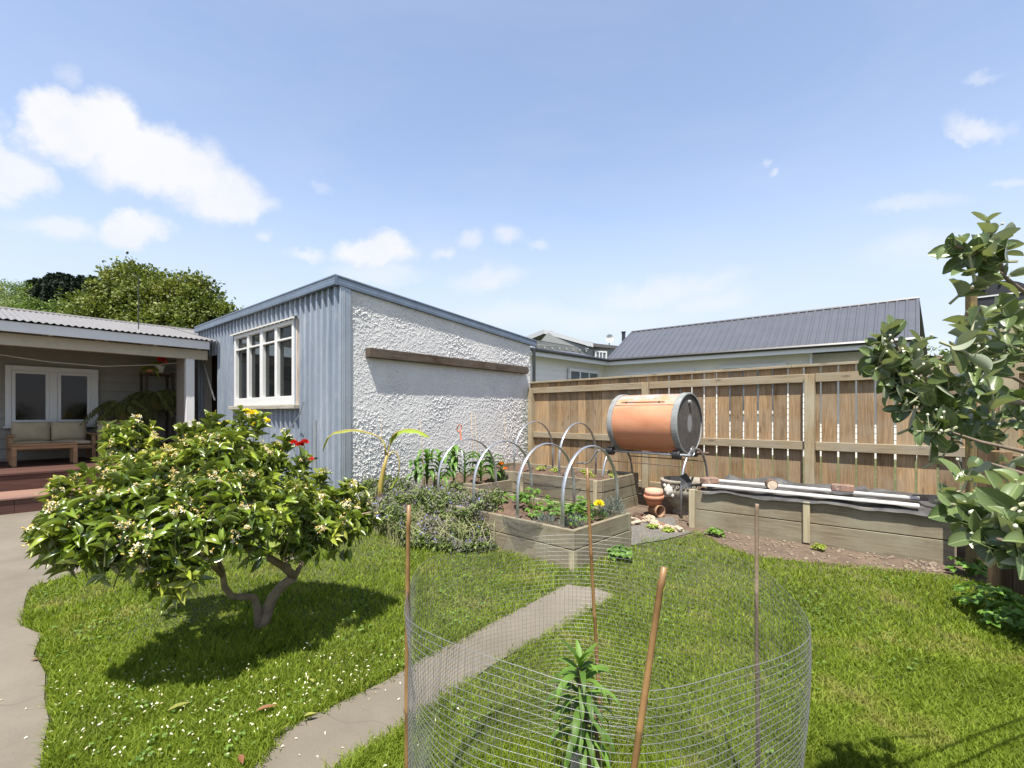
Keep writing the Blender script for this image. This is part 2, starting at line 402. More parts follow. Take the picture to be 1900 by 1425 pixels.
m,nt,b=new_mat('old_concrete'); v=coords(nt)
f1=noise_n(nt,v,.9,7,.65); f2=noise_n(nt,v,160,3,.7); f3=noise_n(nt,v,6,8,.75)
dn=N(nt,'ShaderNodeTexNoise'); dn.inputs['Scale'].default_value=2.5; L(nt,v,dn.inputs['Vector']); dm_=N(nt,'ShaderNodeVectorMath',operation='MULTIPLY_ADD'); L(nt,dn.outputs['Color'],dm_.inputs[0]); dm_.inputs[1].default_value=(.5,.5,.5); L(nt,v,dm_.inputs[2])
c=ramp(nt,f1,[(.3,(.105,.090,.066)),(.7,(.19,.165,.130))]); c=mix(nt,mrange(nt,f2,.56,.7,0,.5),c,(.085,.075,.06)); c=mix(nt,mrange(nt,f3,.56,.68,0,.4),c,(.11,.098,.075))
vo=N(nt,'ShaderNodeTexVoronoi',feature='DISTANCE_TO_EDGE'); vo.inputs['Scale'].default_value=.8; L(nt,dm_.outputs[0],vo.inputs['Vector'])
c=mix(nt,mrange(nt,vo.outputs['Distance'],.002,.006,.6,0),c,(.1,.09,.07))
L(nt,c,b.inputs['Base Color']); b.inputs['Roughness'].default_value=.9; bump(nt,b,f2,.35,.004); m_conc=m

path_l=[(400,1520),(480,1420),(520,1360),(720,1261),(765,1236),(850,1192),(966,1129),(1052,1086)]
path_r=[(1100,1092),(1143,1107),(1089,1138),(974,1203),(802,1316),(700,1385),(640,1425),(560,1500)]
path_poly=[G(*p) for p in path_l+path_r]
sheet('path',path_poly,.008,m_conc)
drive_px=[(160,1060),(56,1092),(36,1164),(76,1180),(68,1216),(88,1252),(86,1300),(96,1340),(80,1420),(60,1520)]
drive_poly=[G(600,938),G(480,968),G(300,1015)]+[G(*p) for p in drive_px]+[(-3.0,1.1),(-9,1.5),(-12,4.0),(-10,12),(-3.6,8.2)]
sheet('driveway',drive_poly,.008,m_conc)
lawn_px=[(40,1560)]+drive_px[::-1]+[(300,1012),(480,965),(600,940),(690,950),(800,1000),(915,1018),(1065,1062),(1172,1016),(1210,996),(1293,985),(1343,1011),(1402,1032),(1476,1041),(1594,1052),(1668,1058),(1741,1064),(1830,1080),(2000,1120)]
lawn_poly=[G(*p) for p in lawn_px]+[(4.5,2.5),(4.5,.6),(-1.9,.6)]
m_dirt=mat_plain('bare_dirt',(.14,.10,.068),.95,.4,5,bumps=1,c2=(.075,.05,.034),dirt=(.20,.17,.13))
dirt_poly=[G(640,945),G(800,1003),G(915,1022),G(1065,1056),G(1180,1012),G(1300,990),G(1343,1014),G(1402,1034),G(1594,1056),G(1741,1068),G(1840,1086),(5.2,3.6),(5.0,5.0),(.35,8.7),(-2.05,5.6)]
sheet('soil_bed',dirt_poly,.004,m_dirt)
m_gravel=mat_plain('grey_gravel',(.17,.16,.14),.95,.5,45,bumps=1,c2=(.06,.055,.048),dirt=(.27,.26,.235))
sheet('gravel_patch',[G(1168,1015),G(1172,968),G(1250,960),G(1262,985),G(1290,988),G(1230,1004)],.012,m_gravel)
# low bumps and pebbles of dirt along the bed
pb=MB()
for i in range(420):
    px=rnd.uniform(1185,1745); lo=985+ (px-1290)*.15 if px>1290 else 965; py=rnd.uniform(lo-6,lo+ (40 if px<1640 else 14))
    x,y,_=G(px,min(py,1062)); 
    if inpoly([x],[y],lawn_poly)[0]: continue
    pb.blob((x,y,.008),rnd.uniform(.006,.02),3,i,.3,.7)
tag(pb.obj('dirt_pebbles',mat_plain('pebble',(.24,.19,.14),.9,.5,30,c2=(.09,.065,.045)),smooth=True),'small stones and clods on the bare dirt strip along the raised bed','stones',kind='stuff')

# ------------------------------------------------------------------ grass
def make_grass():
    n=520000
    px=rng.uniform(-120,2020,n); py=790+(1640-790)*rng.random(n)**.85
    Y=F*CZ/(py-HZ); X=(px-950)/F*Y
    k=(Y<7)&inpoly(X,Y,lawn_poly); 
    # ragged path edge: blades stay off the concrete apart from a fringe
    jx=X+rng.normal(size=n)*.022; jy=Y+rng.normal(size=n)*.022
    k&=~inpoly(jx,jy,path_poly)&~inpoly(jx,jy,drive_poly)
    ax,ay=.474,3.575
    lx=(X-ax)*.682+(Y-ay)*.731; ly=-(X-ax)*.731+(Y-ay)*.682
    k&=~((lx>0)&(lx<.9)&(ly>0)&(ly<2.4))
    X,Y=X[k],Y[k]; n=len(X)
    def nz(x,y,s,o=0):
        return np.array([noise.noise(Vector((a*s,b_*s,o))) for a,b_ in zip(x,y)])
    gx=np.linspace(-9,6,240); gy=np.linspace(0,8,130)
    Gd=np.array([[noise.noise(Vector((a*1.7,b_*1.7,3)))+.5*noise.noise(Vector((a*5,b_*5,9))) for a in gx] for b_ in gy])
    ix=np.clip(((X+9)/15*239).astype(int),0,239); iy=np.clip((Y/8*129).astype(int),0,129)
    g=Gd[iy,ix]
    H=(.028+.020*g)*(0.55+.9*rng.random(n))
    edge=inpoly(X+.07,Y,path_poly)|inpoly(X-.07,Y,path_poly)|inpoly(X-.08,Y,drive_poly)
    H=np.where(edge,H*1.45,H)
    cagein=((X-.207)**2+(Y-1.237)**2<.5**2); H=np.where(cagein,H*1.5,H)
    nb=(np.hypot(X-.1,Y-3.9)<.75)|(np.hypot(X+.4,Y-3.9)<.5); H=np.where(nb,H*1.5,H)
    tb=np.hypot(X+1.42,Y-2.5)<.28; H=np.where(tb,H*1.6,H)
    W=np.clip(.0011+.00055*Y,.0018,.005)*(0.8+.5*rng.random(n))
    a=rng.uniform(0,2*PI,n); lean=.25+.75*rng.random(n)
    d=np.stack([np.cos(a),np.sin(a)],1); s=np.stack([-d[:,1],d[:,0]],1)
    tw=rng.uniform(0,2*PI,n); s=np.stack([np.cos(tw),np.sin(tw)],1)
    V=np.zeros((n,6,3),np.float32)
    for i,(t,wf) in enumerate(((0,1),(.55,.8),(1,.12))):
        off=d*(H*lean*t**1.8)[:,None]; z=H*t*(1-.35*lean*t)
        for j,sg in enumerate((-1,1)):
            V[:,i*2+j,0]=X+off[:,0]+sg*s[:,0]*W*wf; V[:,i*2+j,1]=Y+off[:,1]+sg*s[:,1]*W*wf; V[:,i*2+j,2]=z
    V[:,:2,2]=-.002
    base=(np.arange(n)*6)[:,None,None]; Fq=np.array([[0,1,3,2],[2,3,5,4]])[None]+base
    m=mat_leaf('grass_blades',(.18,.232,.024),(.10,.155,.015),rough=.6,trans=.40,spec=.2,patch=((.29,.26,.085),2.3,.57))
    return fast_mesh('grass',V.reshape(-1,3),Fq.reshape(-1,4),m)
tag(make_grass(),'mown green lawn grass with drier yellowish patches','grass',kind='stuff')
# clover and broad-leaved weeds in the lawn
def clover():
    n=5000; X=rng.uniform(-3.3,3.6,n); Y=rng.uniform(1.2,4.6,n); k=inpoly(X,Y,lawn_poly)&~inpoly(X,Y,path_poly)&~inpoly(X,Y,drive_poly)&(np.hypot(X-CX0,Y-1.24)>.0)
    X,Y=X[k],Y[k]; m_=np.array([noise.noise(Vector((a*1.9,b_*1.9,11)))>.12 for a,b_ in zip(X,Y)]); X,Y=X[m_],Y[m_]; n=len(X)
    P_=np.stack([X,Y,rng.uniform(.018,.045,n)],1); P_=np.repeat(P_,3,0); a=np.repeat(rng.uniform(0,2*PI,n),3)+np.tile([0,2.09,4.19],n); n=len(P_)
    S=.007+.006*rng.random(n); V,Fq,U=scatter([leaf_template([.1,.45,.55,.3],.1,.1)],P_,np.stack([np.cos(a),np.sin(a),.15*rng.normal(size=n)],1),rng.normal(size=(n,3))*.25+np.array([0,0,1.]),S,S*.9)
    return fast_mesh('clover',V,Fq,mat_leaf('clover_leaf',(.13,.22,.04),(.08,.15,.03),rough=.5,trans=.3),None,U)
CX0=.2
tag(clover(),'patches of clover growing through the lawn','clover',kind='stuff')
# fallen petals
T_pet=[leaf_template([.12,.5,.42,.05],.3,.2)]
pp=[]
while len(pp)<380:
    r_=rnd.random()
    if r_<.62: px,py=rnd.gauss(430,170),rnd.gauss(1320,60)
    elif r_<.8: px,py=rnd.uniform(40,330),rnd.uniform(1240,1425)
    else: px,py=rnd.uniform(560,760),rnd.uniform(1180,1330)
    if py<1190 or py>1450: continue
    x,y,_=G(px,py); onc=inpoly([x],[y],path_poly)[0] or inpoly([x],[y],drive_poly)[0]
    if onc and rnd.random()<.75: continue
    pp.append((x,y,.014 if onc else rnd.uniform(.024,.042)))
pp=np.array(pp); n=len(pp)
V,Fq,U=scatter(T_pet,pp,np.concatenate([rng.normal(size=(n,2)),rng.normal(size=(n,1))*.25],1),np.array([[0,0,1.]])+rng.normal(size=(n,3))*.3,.013*(.6+.6*rng.random(n)),.0048*(.7+.6*rng.random(n)))
m_petal=mat_leaf('white_petal',(.74,.70,.56),(.66,.58,.36),rough=.6,trans=.2)
tag(fast_mesh('fallen_petals',V,Fq,m_petal,uv=U),'fallen white blossom petals strewn on the lawn under the citrus tree','petals',kind='stuff')
m_dead=mat_leaf('dead_leaf',(.16,.075,.035),(.11,.05,.025),rough=.5,trans=.1)
m_yleaf=mat_leaf('yellow_leaf',(.22,.22,.05),(.17,.18,.04),rough=.5,trans=.2)
for i,(px,py,ln,mm,a,lab) in enumerate([(475,1335,.075,m_dead,.5,'curled red-brown fallen leaf on the grass left of the path'),(310,1335,.08,m_yleaf,.8,'olive green fallen leaf on the lawn below the tree shadow'),
    (563,1345,.05,m_yleaf,.4,'yellow green fallen leaf at the edge of the concrete path'),(445,1418,.06,m_dead,-.9,'orange-brown dead leaf beside a grass tuft at the bottom edge'),(56,1230,.06,m_dead,.1,'tan dry leaf lying on the driveway by the lawn'),(582,1280,.04,m_yleaf,2.4,'small orange leaf in the grass above the path edge')]):
    t=leaf_template([.03,.3,.45,.4,.22,.02],.05,.10); x,y,_=G(px,py)
    V,Fq,U=scatter([t],np.array([[x,y,.034 if px>100 else .014]]),np.array([[math.cos(a),math.sin(a),.05]]),np.array([[0,0,1.]]),np.array([ln]),np.array([ln*.36]))
    tag(fast_mesh('fallen_leaf',V,Fq,mm,uv=U),lab,'leaf')

# ------------------------------------------------------------------ shed
SA=math.atan2(.7616,.6481)
SC=(-2.118,5.722)
shed=thing('garden_shed','blue-grey corrugated iron shed with a rough white plastered side wall and a low lean-to roof','shed',(*SC,0),SA)
SL,SW=5.18,3.80
def roofz(x): return 2.80-.3*x/SW
# ribbed metal front wall (plane x=0, facing -x), holes for window and doorway
WIN=(1.10,3.257,1.33,2.50); DOOR=(4.10,4.78,0,2.27)
def ribbed(y0,y1,topz,holes,amp=.022,pitch=.15):
    cols=[]; y=y0
    prof=[(0,0),(.32,0),(.37,1),(.55,1),(.60,0)]
    i=0
    while y<y1:
        for f,h in prof:
            yy=y+f*pitch
            if yy<=y1: cols.append((yy,-h*amp))
        y+=pitch
    cols.append((y1,0)); cuts=sorted(set([h[0] for h in holes]+[h[1] for h in holes]))
    for c in cuts:
        j=min(range(len(cols)),key=lambda q:abs(cols[q][0]-c)); cols[j]=(c,cols[j][1])
    mb=MB()
    for (a,ax),(b_,bx) in zip(cols,cols[1:]):
        iv=[(0,topz)]
        for h in holes:
            if (a+b_)/2>h[0] and (a+b_)/2<h[1]:
                iv=[(0,h[2]),(h[3],topz)] if h[2]>0 else [(h[3],topz)]
        for z0,z1 in iv: mb.add([(ax,a,z0),(bx,b_,z0),(bx,b_,z1),(ax,a,z1)],[(3,2,1,0)])
    return mb
m,nt,b=new_mat('old_galvanised_cladding'); v=coords(nt)
f1=noise_n(nt,coords(nt,(3,3,.5)),1.2,6,.65); f2=noise_n(nt,coords(nt,(8,8,1.2)),2,7,.7)
c=ramp(nt,f1,[(.3,(.22,.26,.315)),(.7,(.33,.37,.425))]); c=mix(nt,mrange(nt,f2,.52,.72,0,.6),c,(.49,.51,.52))
wv=N(nt,'ShaderNodeTexWhiteNoise'); 
f3=noise_n(nt,coords(nt,(1,1,2)),5,8,.75); c=mix(nt,mrange(nt,f3,.63,.72,0,.7),c,(.27,.20,.15))
L(nt,c,b.inputs['Base Color']); b.inputs['Roughness'].default_value=.42; b.inputs['Metallic'].default_value=.25; bump(nt,b,f2,.12,.01); m_clad=m
ribbed(-.03,SL,2.80,[WIN,DOOR],amp=.04).obj('metal_wall',m_clad,shed)
fl=MB(); fl.add([(0,-.03,0),(.03,-.036,0),(.14,-.03,0),(.14,-.03,roofz(.14)-.0),(.03,-.036,roofz(.03)),(0,-.03,2.8)],[(0,1,4,5),(1,2,3,4)])
fl.add([(.14,-.03,0),(.14,.02,0),(.14,.02,2.78),(.14,-.03,2.78)],[(0,1,2,3)]); fl.tube([(0,-.03,0),(0,-.03,2.8)],.010,6); fl.tube([(.055,-.034,0),(.055,-.034,2.78)],.006,5)
fl.obj('corner_flashing',m_galv,shed)
# nails
nb=MB()
for z in (.5,1.15,1.9,2.62):
    y=0
    while y<5.1:
        if not (WIN[0]-.05<y<WIN[1]+.05 and WIN[2]-.05<z<WIN[3]) and not (y>4.05 and z<2.3): nb.blob((-.024,y+.0675,z+.01*math.sin(y*9)),.006,3,1,0)
        y+=.15
tag(nb.obj('nails',mat_plain('nail_head',(.2,.2,.2),.5,.2,9),shed),kind='stuff')
# plaster wall: rough-cast with real relief
def plaster_wall():
    nx,nz=760,540; x0,x1=.14,3.78
    V=np.zeros((nx*nz,3),np.float32); k=0
    for i in range(nx):
        x=x0+(x1-x0)*i/(nx-1); top=roofz(x)-.0
        for j in range(nz):
            z=top*j/(nz-1)
            q=Vector((x,z,1.7))
            s=noise.noise(q*1.3+Vector((4,4,0)))
            a=noise.noise(q*28); b_=noise.noise(q*60+Vector((7,3,1))); c_=noise.noise(q*120)
            lump=max(0,a*1.1+b_*1.1+.10)
            smooth=min(1.15,max(.30,.80+s*1.9))
            if 1.45<z<1.93: smooth*=.55+.45*min(1,abs(noise.noise(q*2.1))*3)
            dv=noise.voronoi(Vector((x,z*.9,0))*42+Vector((b_,a,0))*.9)[0][0]; pel=max(0,1-dv*1.9)*(1 if a+b_*.8>-.35 else .15)
            h=(.0105*pel+.0065*min(lump,1.0)+.0045*c_)*max(smooth,.45)
            V[k]=(x,-h,z); k+=1
    ii=np.arange(nx-1)[:,None]*nz+np.arange(nz-1)[None]; ii=ii.ravel()
    Fq=np.stack([ii,ii+nz,ii+nz+1,ii+1],1)
    m,nt,b=new_mat('roughcast_plaster'); v=coords(nt)
    f=noise_n(nt,v,2.2,6,.7); f2=noise_n(nt,v,60,5,.7)
    c=ramp(nt,f,[(.3,(.50,.50,.49)),(.65,(.62,.61,.585))])
    sp=N(nt,'ShaderNodeSeparateXYZ'); L(nt,coords(nt),sp.inputs[0])
    gx=mrange(nt,sp.outputs[0],3.5,3.72); gz=mrange(nt,sp.outputs[2],1.75,1.5)
    gm=N(nt,'ShaderNodeMath',operation='MULTIPLY'); L(nt,gx,gm.inputs[0]); L(nt,gz,gm.inputs[1])
    g2=N(nt,'ShaderNodeMath',operation='MULTIPLY'); L(nt,gm.outputs[0],g2.inputs[0]); L(nt,mrange(nt,noise_n(nt,v,14,4,.7),.4,.55),g2.inputs[1])
    c=mix(nt,g2.outputs[0],c,(.14,.20,.15))
    dz=mrange(nt,sp.outputs[2],.35,.0); g3=N(nt,'ShaderNodeMath',operation='MULTIPLY'); L(nt,dz,g3.inputs[0]); L(nt,mrange(nt,f,.35,.6),g3.inputs[1])
    c=mix(nt,g3.outputs[0],c,(.30,.28,.22))
    L(nt,c,b.inputs['Base Color']); b.inputs['Roughness'].default_value=.85; bump(nt,b,f2,.5,.004)
    fast_mesh('plaster_wall',V,Fq,m,shed,smooth=True)
plaster_wall()
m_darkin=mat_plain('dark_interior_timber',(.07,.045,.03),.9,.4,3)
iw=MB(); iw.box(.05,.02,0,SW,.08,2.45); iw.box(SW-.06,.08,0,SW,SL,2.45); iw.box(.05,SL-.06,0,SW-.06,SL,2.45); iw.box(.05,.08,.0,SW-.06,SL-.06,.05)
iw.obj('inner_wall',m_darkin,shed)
rf=MB(); rf.add([(-.04,-.003,2.82),(SW+.12,-.003,2.50),(SW+.12,SL+.05,2.50),(-.04,SL+.05,2.82),(-.04,-.003,2.85),(SW+.12,-.003,2.53),(SW+.12,SL+.05,2.53),(-.04,SL+.05,2.85)],[(0,1,2,3)[::-1],(4,5,6,7),(0,1,5,4),(1,2,6,5),(2,3,7,6),(3,0,4,7)])
rf.obj('roof',m_galv,shed)
def fascia_prof(a,b_,out,drop=.12):
    """stepped barge flashing swept from a to b"""
    a=Vector(a);b_=Vector(b_);o=Vector(out); prof=[(0,0),(.035,.004),(.042,-.012),(.036,-.03),(.036,-.07),(.043,-.082),(.043,-.118),(.03,-.122),(0,-.122)]
    mb=MB(); vs=[]
    for p in (a,b_):
        for q,h in prof: vs.append(p+o*q+Vector((0,0,h)))
    n=len(prof); mb.add(vs,[(i,(i+1)%n,n+(i+1)%n,n+i) for i in range(n)]+[tuple(range(n)),tuple(range(n,2*n))[::-1]]); return mb
fa=fascia_prof((-.04,-.004,2.885),(SW+.12,-.004,2.565),(0,-1,0)); fa.obj('barge_flashing',m_trimmetal,shed)
fa=fascia_prof((-.042,-.045,2.885),(-.042,SL+.05,2.885),(-1,0,0)); fa.obj('barge_flashing',m_trimmetal,shed)
m_oldbeam=mat_wood('weathered_dark_beam',(.11,.08,.055),(.035,.024,.017),'x',.9,True,(.12,.10,.08))
MB().box(.364,-.10,1.925,3.62,.0,2.045,.004).obj('wall_beam',m_oldbeam,shed)
# window
def shed_window():
    y0,y1,z0,z1=WIN; f=MB(); t=.055; X0,X1=-.055,.05
    f.box(X0,y0,z0,X1,y0+t,z1,.004); f.box(X0,y1-t,z0,X1,y1,z1,.004); f.box(X0,y0+t,z1-t,X1,y1-t,z1,.004); f.box(X0-.004,y0+t,z0,X1,y1-t,z0+.12,.004)
    w4=(y1-y0-2*t)/4
    for i in (1,2,3): yy=y0+t+w4*i; hw=.05 if i==2 else .038; f.box(X0+.003,yy-hw,z0+.12,X1,yy+hw,z1-t,.003)
    zt=z0+(z1-z0)*.79
    for i in range(4): f.box(X0+.006,y0+t+w4*i+.0,zt-.013,X1,y0+t+w4*(i+1),zt+.013,.003)
    fr=f.obj('window',m_white,shed)
    for i in range(4):
        g=MB(); g.box(-.004,y0+t+w4*i+.01,z0+.1,.0,y0+t+w4*(i+1)-.01,z1-t+.01); g.obj('pane',m_glass,fr)
    s=MB(); s.box(-.11,y0-.12,z0-.06,.02,y1+.10,z0-.002,.006); s.obj('sill',mat_wood('grey_sill_wood',(.40,.37,.31),(.22,.2,.16),'y',.85,False),fr)
    h=MB(); h.add([(-.02,y0-.1,z1+.05),(-.02,y1+.08,z1+.05),(-.09,y1+.08,z1+.02),(-.09,y0-.1,z1+.02),(-.09,y1+.08,z1+.0),(-.09,y0-.1,z1+.0)],[(0,1,2,3),(3,2,4,5)]); h.obj('head_flashing',m_oldwhite,fr)
    jm=mat_wood('peeling_jamb',(.62,.55,.47),(.35,.25,.18),'z',.9,False)
    MB().box(-.03,y1+.002,z0,.05,y1+.06,z1).obj('jamb',jm,fr); MB().box(-.03,y0-.055,z0,.05,y0-.002,z1).obj('jamb',jm,fr)
shed_window()
# doorway: jamb, lintel
dm=mat_wood('grey_jamb_timber',(.46,.42,.34),(.26,.23,.18),'z',.85,True)
d=MB(); d.box(-.03,DOOR[1],0,.08,DOOR[1]+.10,2.3); d.box(-.01,DOOR[0]-.02,0,.08,DOOR[0]+.012,2.27); d.obj('door_jamb',dm,shed)
st=MB(); st.tube([(-.06,DOOR[1]+.05,2.22),(-.05,DOOR[0]+.1,1.45)],.014,6); st.obj('door_brace',m_oldwhite,shed)
# conduit, bent pipe, vent on the metal wall
cp=MB(); cp.tube([(-.05,.50,0),(-.05,.50,1.12)],.022,8); cp.obj('wall_pipe',mat_plain('grey_pipe',(.23,.25,.26),.5,.2,9),shed)
cp=MB(); cp.tube([(-.06,.80,1.36),(-.09,.83,1.2),(-.16,.98,1.0),(-.2,1.1,.85)],.008,6); cp.tube([(-.05,.80,1.36),(-.05,.80,.6)],.004,5); cp.obj('bent_rod',m_steel,shed)
fl=MB(); p0=4.6; fl.tube([(1.0,4.7,2.6),(1.0,4.7,3.38)],.045,10); fl.tube([(1.0,4.7,3.38),(1.0,4.7,3.40)],.055,10); fl.obj('flue',m_black,shed)
# downpipe in the corner at the fence
dp=MB(); dp.tube([(SW+.06,-.03,0),(SW+.06,-.03,2.4)],.03,8); dp.obj('downpipe',mat_plain('black_pipe',(.025,.03,.028),.5,.2,9),shed)
# things inside seen through the glass
pl=thing('pendant_lamp','white pendant lamp hanging inside the shed behind the right-hand window pane','lamp',(0,0,0))
pl.location=(SC[0]+.6*.6481-1.55*.7616,SC[1]+.6*.7616+1.55*.6481,1.78)
l_=MB(); l_.lathe([(.03,.2),(.05,.18),(.13,.10),(.14,.02),(.125,0),(.11,.08),(.03,.15)],n=18); l_.obj('lamp_shade',m_white,pl,True); l_=MB(); l_.tube([(0,0,.18),(0,0,.78)],.004,5); l_.obj('cord',m_black,pl)

# ------------------------------------------------------------------ house veranda
HO=(-5.315,8.2)
house=thing('house','grey weatherboard house with a white-trimmed veranda under a corrugated roof','house',(*HO,0),SA)
def hx(px,y):
    k=(px-950)/F; return (k*(8.2+.6481*y)+5.315+.7616*y)/(.6481-.7616*k)
HB=1.9
m_board=mat_plain('grey_weatherboard',(.27,.25,.21),.6,.12,5,dirt=(.18,.17,.155))
m_roofc=mat_plain('old_corrugated_roof',(.20,.19,.18),.5,.2,4,metal=.15,dirt=(.14,.125,.11))
wb=MB(); z=.30
while z<2.72:
    wb.add([(-9,HB-.036,z),(1.4,HB-.036,z),(1.4,HB-.004,z+.165),(-9,HB-.004,z+.165),(-9,HB,z),(1.4,HB,z)],[(0,1,2,3),(4,5,1,0)]); z+=.165
wb.box(-9,HB,0,1.4,HB+.12,2.75); wb.obj('wall',m_board,house)
def corr(x0,x1,y0,z0,y1,z1,pitch=.076,amp=.0095,res=8,th=True):
    n=int((x1-x0)/pitch*res); mb=MB(); vs=[]
    for i in range(n+1):
        x=x0+(x1-x0)*i/n; h=amp*math.sin(2*PI*x/pitch)
        vs += [(x,y0,z0+h),(x,y1,z1+h)]
    return mb.add(vs,[(2*i,2*i+2,2*i+3,2*i+1) for i in range(n)])
r1=corr(-9,.15,-.07,2.485,3.0,3.085); r1.obj('roof',m_roofc,house,True)
r1=corr(.16,.95,1.22,2.485+.6*1.29/3.07,3.0,3.085); r1.obj('roof',m_roofc,house,True)
rb=MB(); rb.add([(-9,3.0,3.09),(1.0,3.0,3.09),(1.0,6,2.5),(-9,6,2.5)],[(0,1,2,3)]); rb.tube([(-9,3.0,3.09),(1.0,3.0,3.09)],.03,8); rb.obj('roof',m_roofc,house)
fb=MB(); fb.box(-9,-.03,2.325,.0,-.005,2.465,.003); fb.obj('fascia',m_white,house)
fb=MB(); fb.box(-9,.14,2.155,.02,.24,2.32,.004); fb.obj('beam',mat_plain('cream_beam_paint',(.42,.375,.285),.7,.15,5,dirt=(.30,.26,.19)),house)
rb=MB(); x=-8.8
while x<.1:
    rb.box(x-.022,-.004,2.33,x+.022,1.88,2.42); x+=.62
rb.obj('rafter',m_oldwhite,house)
sf=MB(); sf.add([(-9,.0,2.455),(.0,.0,2.455),(.0,1.9,2.70),(-9,1.9,2.70)],[(0,1,2,3)]); sf.obj('ceiling_lining',mat_plain('lining',(.25,.23,.19),.8,.1,4),house)
ps=MB(); ps.box(-.305,.14,.30,-.18,.245,2.154,.004); ps.obj('post',m_white,house)
ps=MB(); ps.box(-.30,.25,.30,-.19,.72,2.32); ps.obj('wing_panel',m_board,house)
def house_window():
    x0,x1=hx(9,HB),hx(181,HB); z0,z1=1.0,2.0; f=MB(); t=.07; Y0,Y1=HB-.085,HB+.03
    f.box(x0,Y0,z0,x0+t,Y1,z1,.004); f.box(x1-t*1.5,Y0,z0,x1,Y1,z1,.004); f.box(x0+t,Y0,z1-t*1.2,x1-t*1.5,Y1,z1,.004); f.box(x0+t,Y0,z0,x1-t*1.5,Y1,z0+.05,.004)
    xm=(x0+x1)/2-.01; f.box(xm-.05,Y0+.004,z0+.05,xm+.05,Y1,z1-t*1.2,.004); w_=f.obj('window',m_white,house)
    for a,b_ in ((x0+t,xm-.05),(xm+.05,x1-t*1.5)):
        s=MB(); q=.045; s.box(a+.002,Y0+.012,z0+.052,a+q,Y1,z1-.087); s.box(b_-q,Y0+.012,z0+.052,b_-.002,Y1,z1-.087); s.box(a+q,Y0+.012,z0+.052,b_-q,Y1,z0+.10); s.box(a+q,Y0+.012,z1-.13,b_-q,Y1,z1-.087); s.obj('sash',m_white,w_)
        g=MB(); g.box(a+q,HB-.055,z0+.1,b_-q,HB-.050,z1-.13); g.obj('pane',m_hglass,w_)
    s=MB(); s.box(x0-.02,HB-.11,z0-.035,x1+.07,HB+.0,z0-.001,.003); s.obj('sill',m_white,w_)
m_hglass=mat_plain('dark_window_glass',(.014,.011,.009),.05,.4,2,spec=.35)
house_window()
an=MB(); px_=hx(257,.9); an.tube([(px_,.9,2.68),(px_,.9,3.62)],.008,6); an.obj('roof_mast',m_black,house)
cl=MB(); cl.tube([(hx(-120,.7),.7,2.12),(hx(0,.7),.7,2.06),(hx(90,.7),.7,2.0),(hx(190,.7),.7,1.98),(hx(288,.7),.7,2.06),(-.3,.7,2.12)],.006,5); 
tag(cl.obj('clothes_line',m_oldwhite),'thin white line sagging across the veranda under its roof','line'); 
o_=bpy.data.objects['clothes_line']; o_.location=(*HO,0); o_.rotation_euler=(0,0,SA)
# hinterland wall between house and shed
# deck
deck=thing('deck','dark red-brown stained timber deck with a lit step along its front','deck',(*HO,0),SA)
m_deck=mat_wood('stained_decking',(.10,.048,.036),(.055,.027,.021),'x',.6,False,spread=.2)
db=MB(); y=-.49
while y<1.86:
    db.box(-9,y,.40,-.02,y+.132,.43,.003); y+=.138
db.obj('decking',m_deck,deck); 
db=MB(); db.box(-9,-.475,0,-.02,-.45,.395); db.obj('riser',m_deck,deck)
db=MB(); 
for k in range(3): db.box(-9,-1.225+.248*k,.175,-1.6,-1.225+.248*k+.243,.2,.003)
db.obj('step_tread',mat_wood('step_tread_timber',(.27,.165,.125),(.18,.105,.08),'x',.5,False,spread=.1),deck)
db=MB(); x=-9
while x<-1.7:
    x2=min(x+1.1,-1.6); db.box(x,-1.21,.0,x2-.004,-1.19,.17); x+=1.1
db.box(-1.62,-1.185,0,-1.60,-.49,.17)
db.obj('step_riser',m_deck,deck)
# furniture -----------------------------------------------------------
m_teak=mat_wood('teak',(.38,.22,.11),(.22,.12,.06),'x',.5,False)
m_cush=mat_plain('beige_canvas',(.44,.36,.23),.9,.15,14,bumps=.3)
def cushion(x0,x1,y0,y1,z0,z1,ax='z',puff=.03):
    import bmesh
    bm=bmesh.new(); n=8; mb=MB(); cx,cy,cz=(x0+x1)/2,(y0+y1)/2,(z0+z1)/2; hx_,hy,hz=(x1-x0)/2,(y1-y0)/2,(z1-z0)/2
    bmesh.ops.create_cube(bm,size=2); bmesh.ops.subdivide_edges(bm,edges=bm.edges[:],cuts=7,use_grid_fill=True)
    for v_ in bm.verts:
        a,b_,c_=v_.co; 
        e={'z':max(abs(a),abs(b_)),'y':max(abs(a),abs(c_))}[ax]; k=(1-.55*e**3)
        if ax=='z': c_*=k
        else: b_*=k
        r_=1-.05*(abs(a*b_*c_))
        q=noise.noise(Vector((a*2+cx,b_*2,c_*2)))*.06
        v_.co=(cx+a*hx_*r_*(1+q*.3),cy+b_*hy*(1+q),cz+c_*hz*r_*(1+q*.5))
    mb.v=[tuple(v_.co) for v_ in bm.verts]; mb.f=[tuple(x.index for x in f.verts) for f in bm.faces]; bm.free(); return mb
def on_house(o): o.location=(*HO,.43); o.rotation_euler=(0,0,SA)
sofa=thing('outdoor_sofa','two-seat wooden outdoor sofa with beige cushions below the house window','sofa'); on_house(sofa)
a,b_=hx(14,1.3),hx(172,1.3); mid=(a+b_)/2
f=MB(); f.box(a,1.0,.20,b_,1.05,.26,.004); f.box(a,1.62,.20,b_,1.67,.26,.004); f.box(a+.02,1.05,.22,b_-.02,1.62,.24); f.obj('seat_frame',m_teak,sofa)
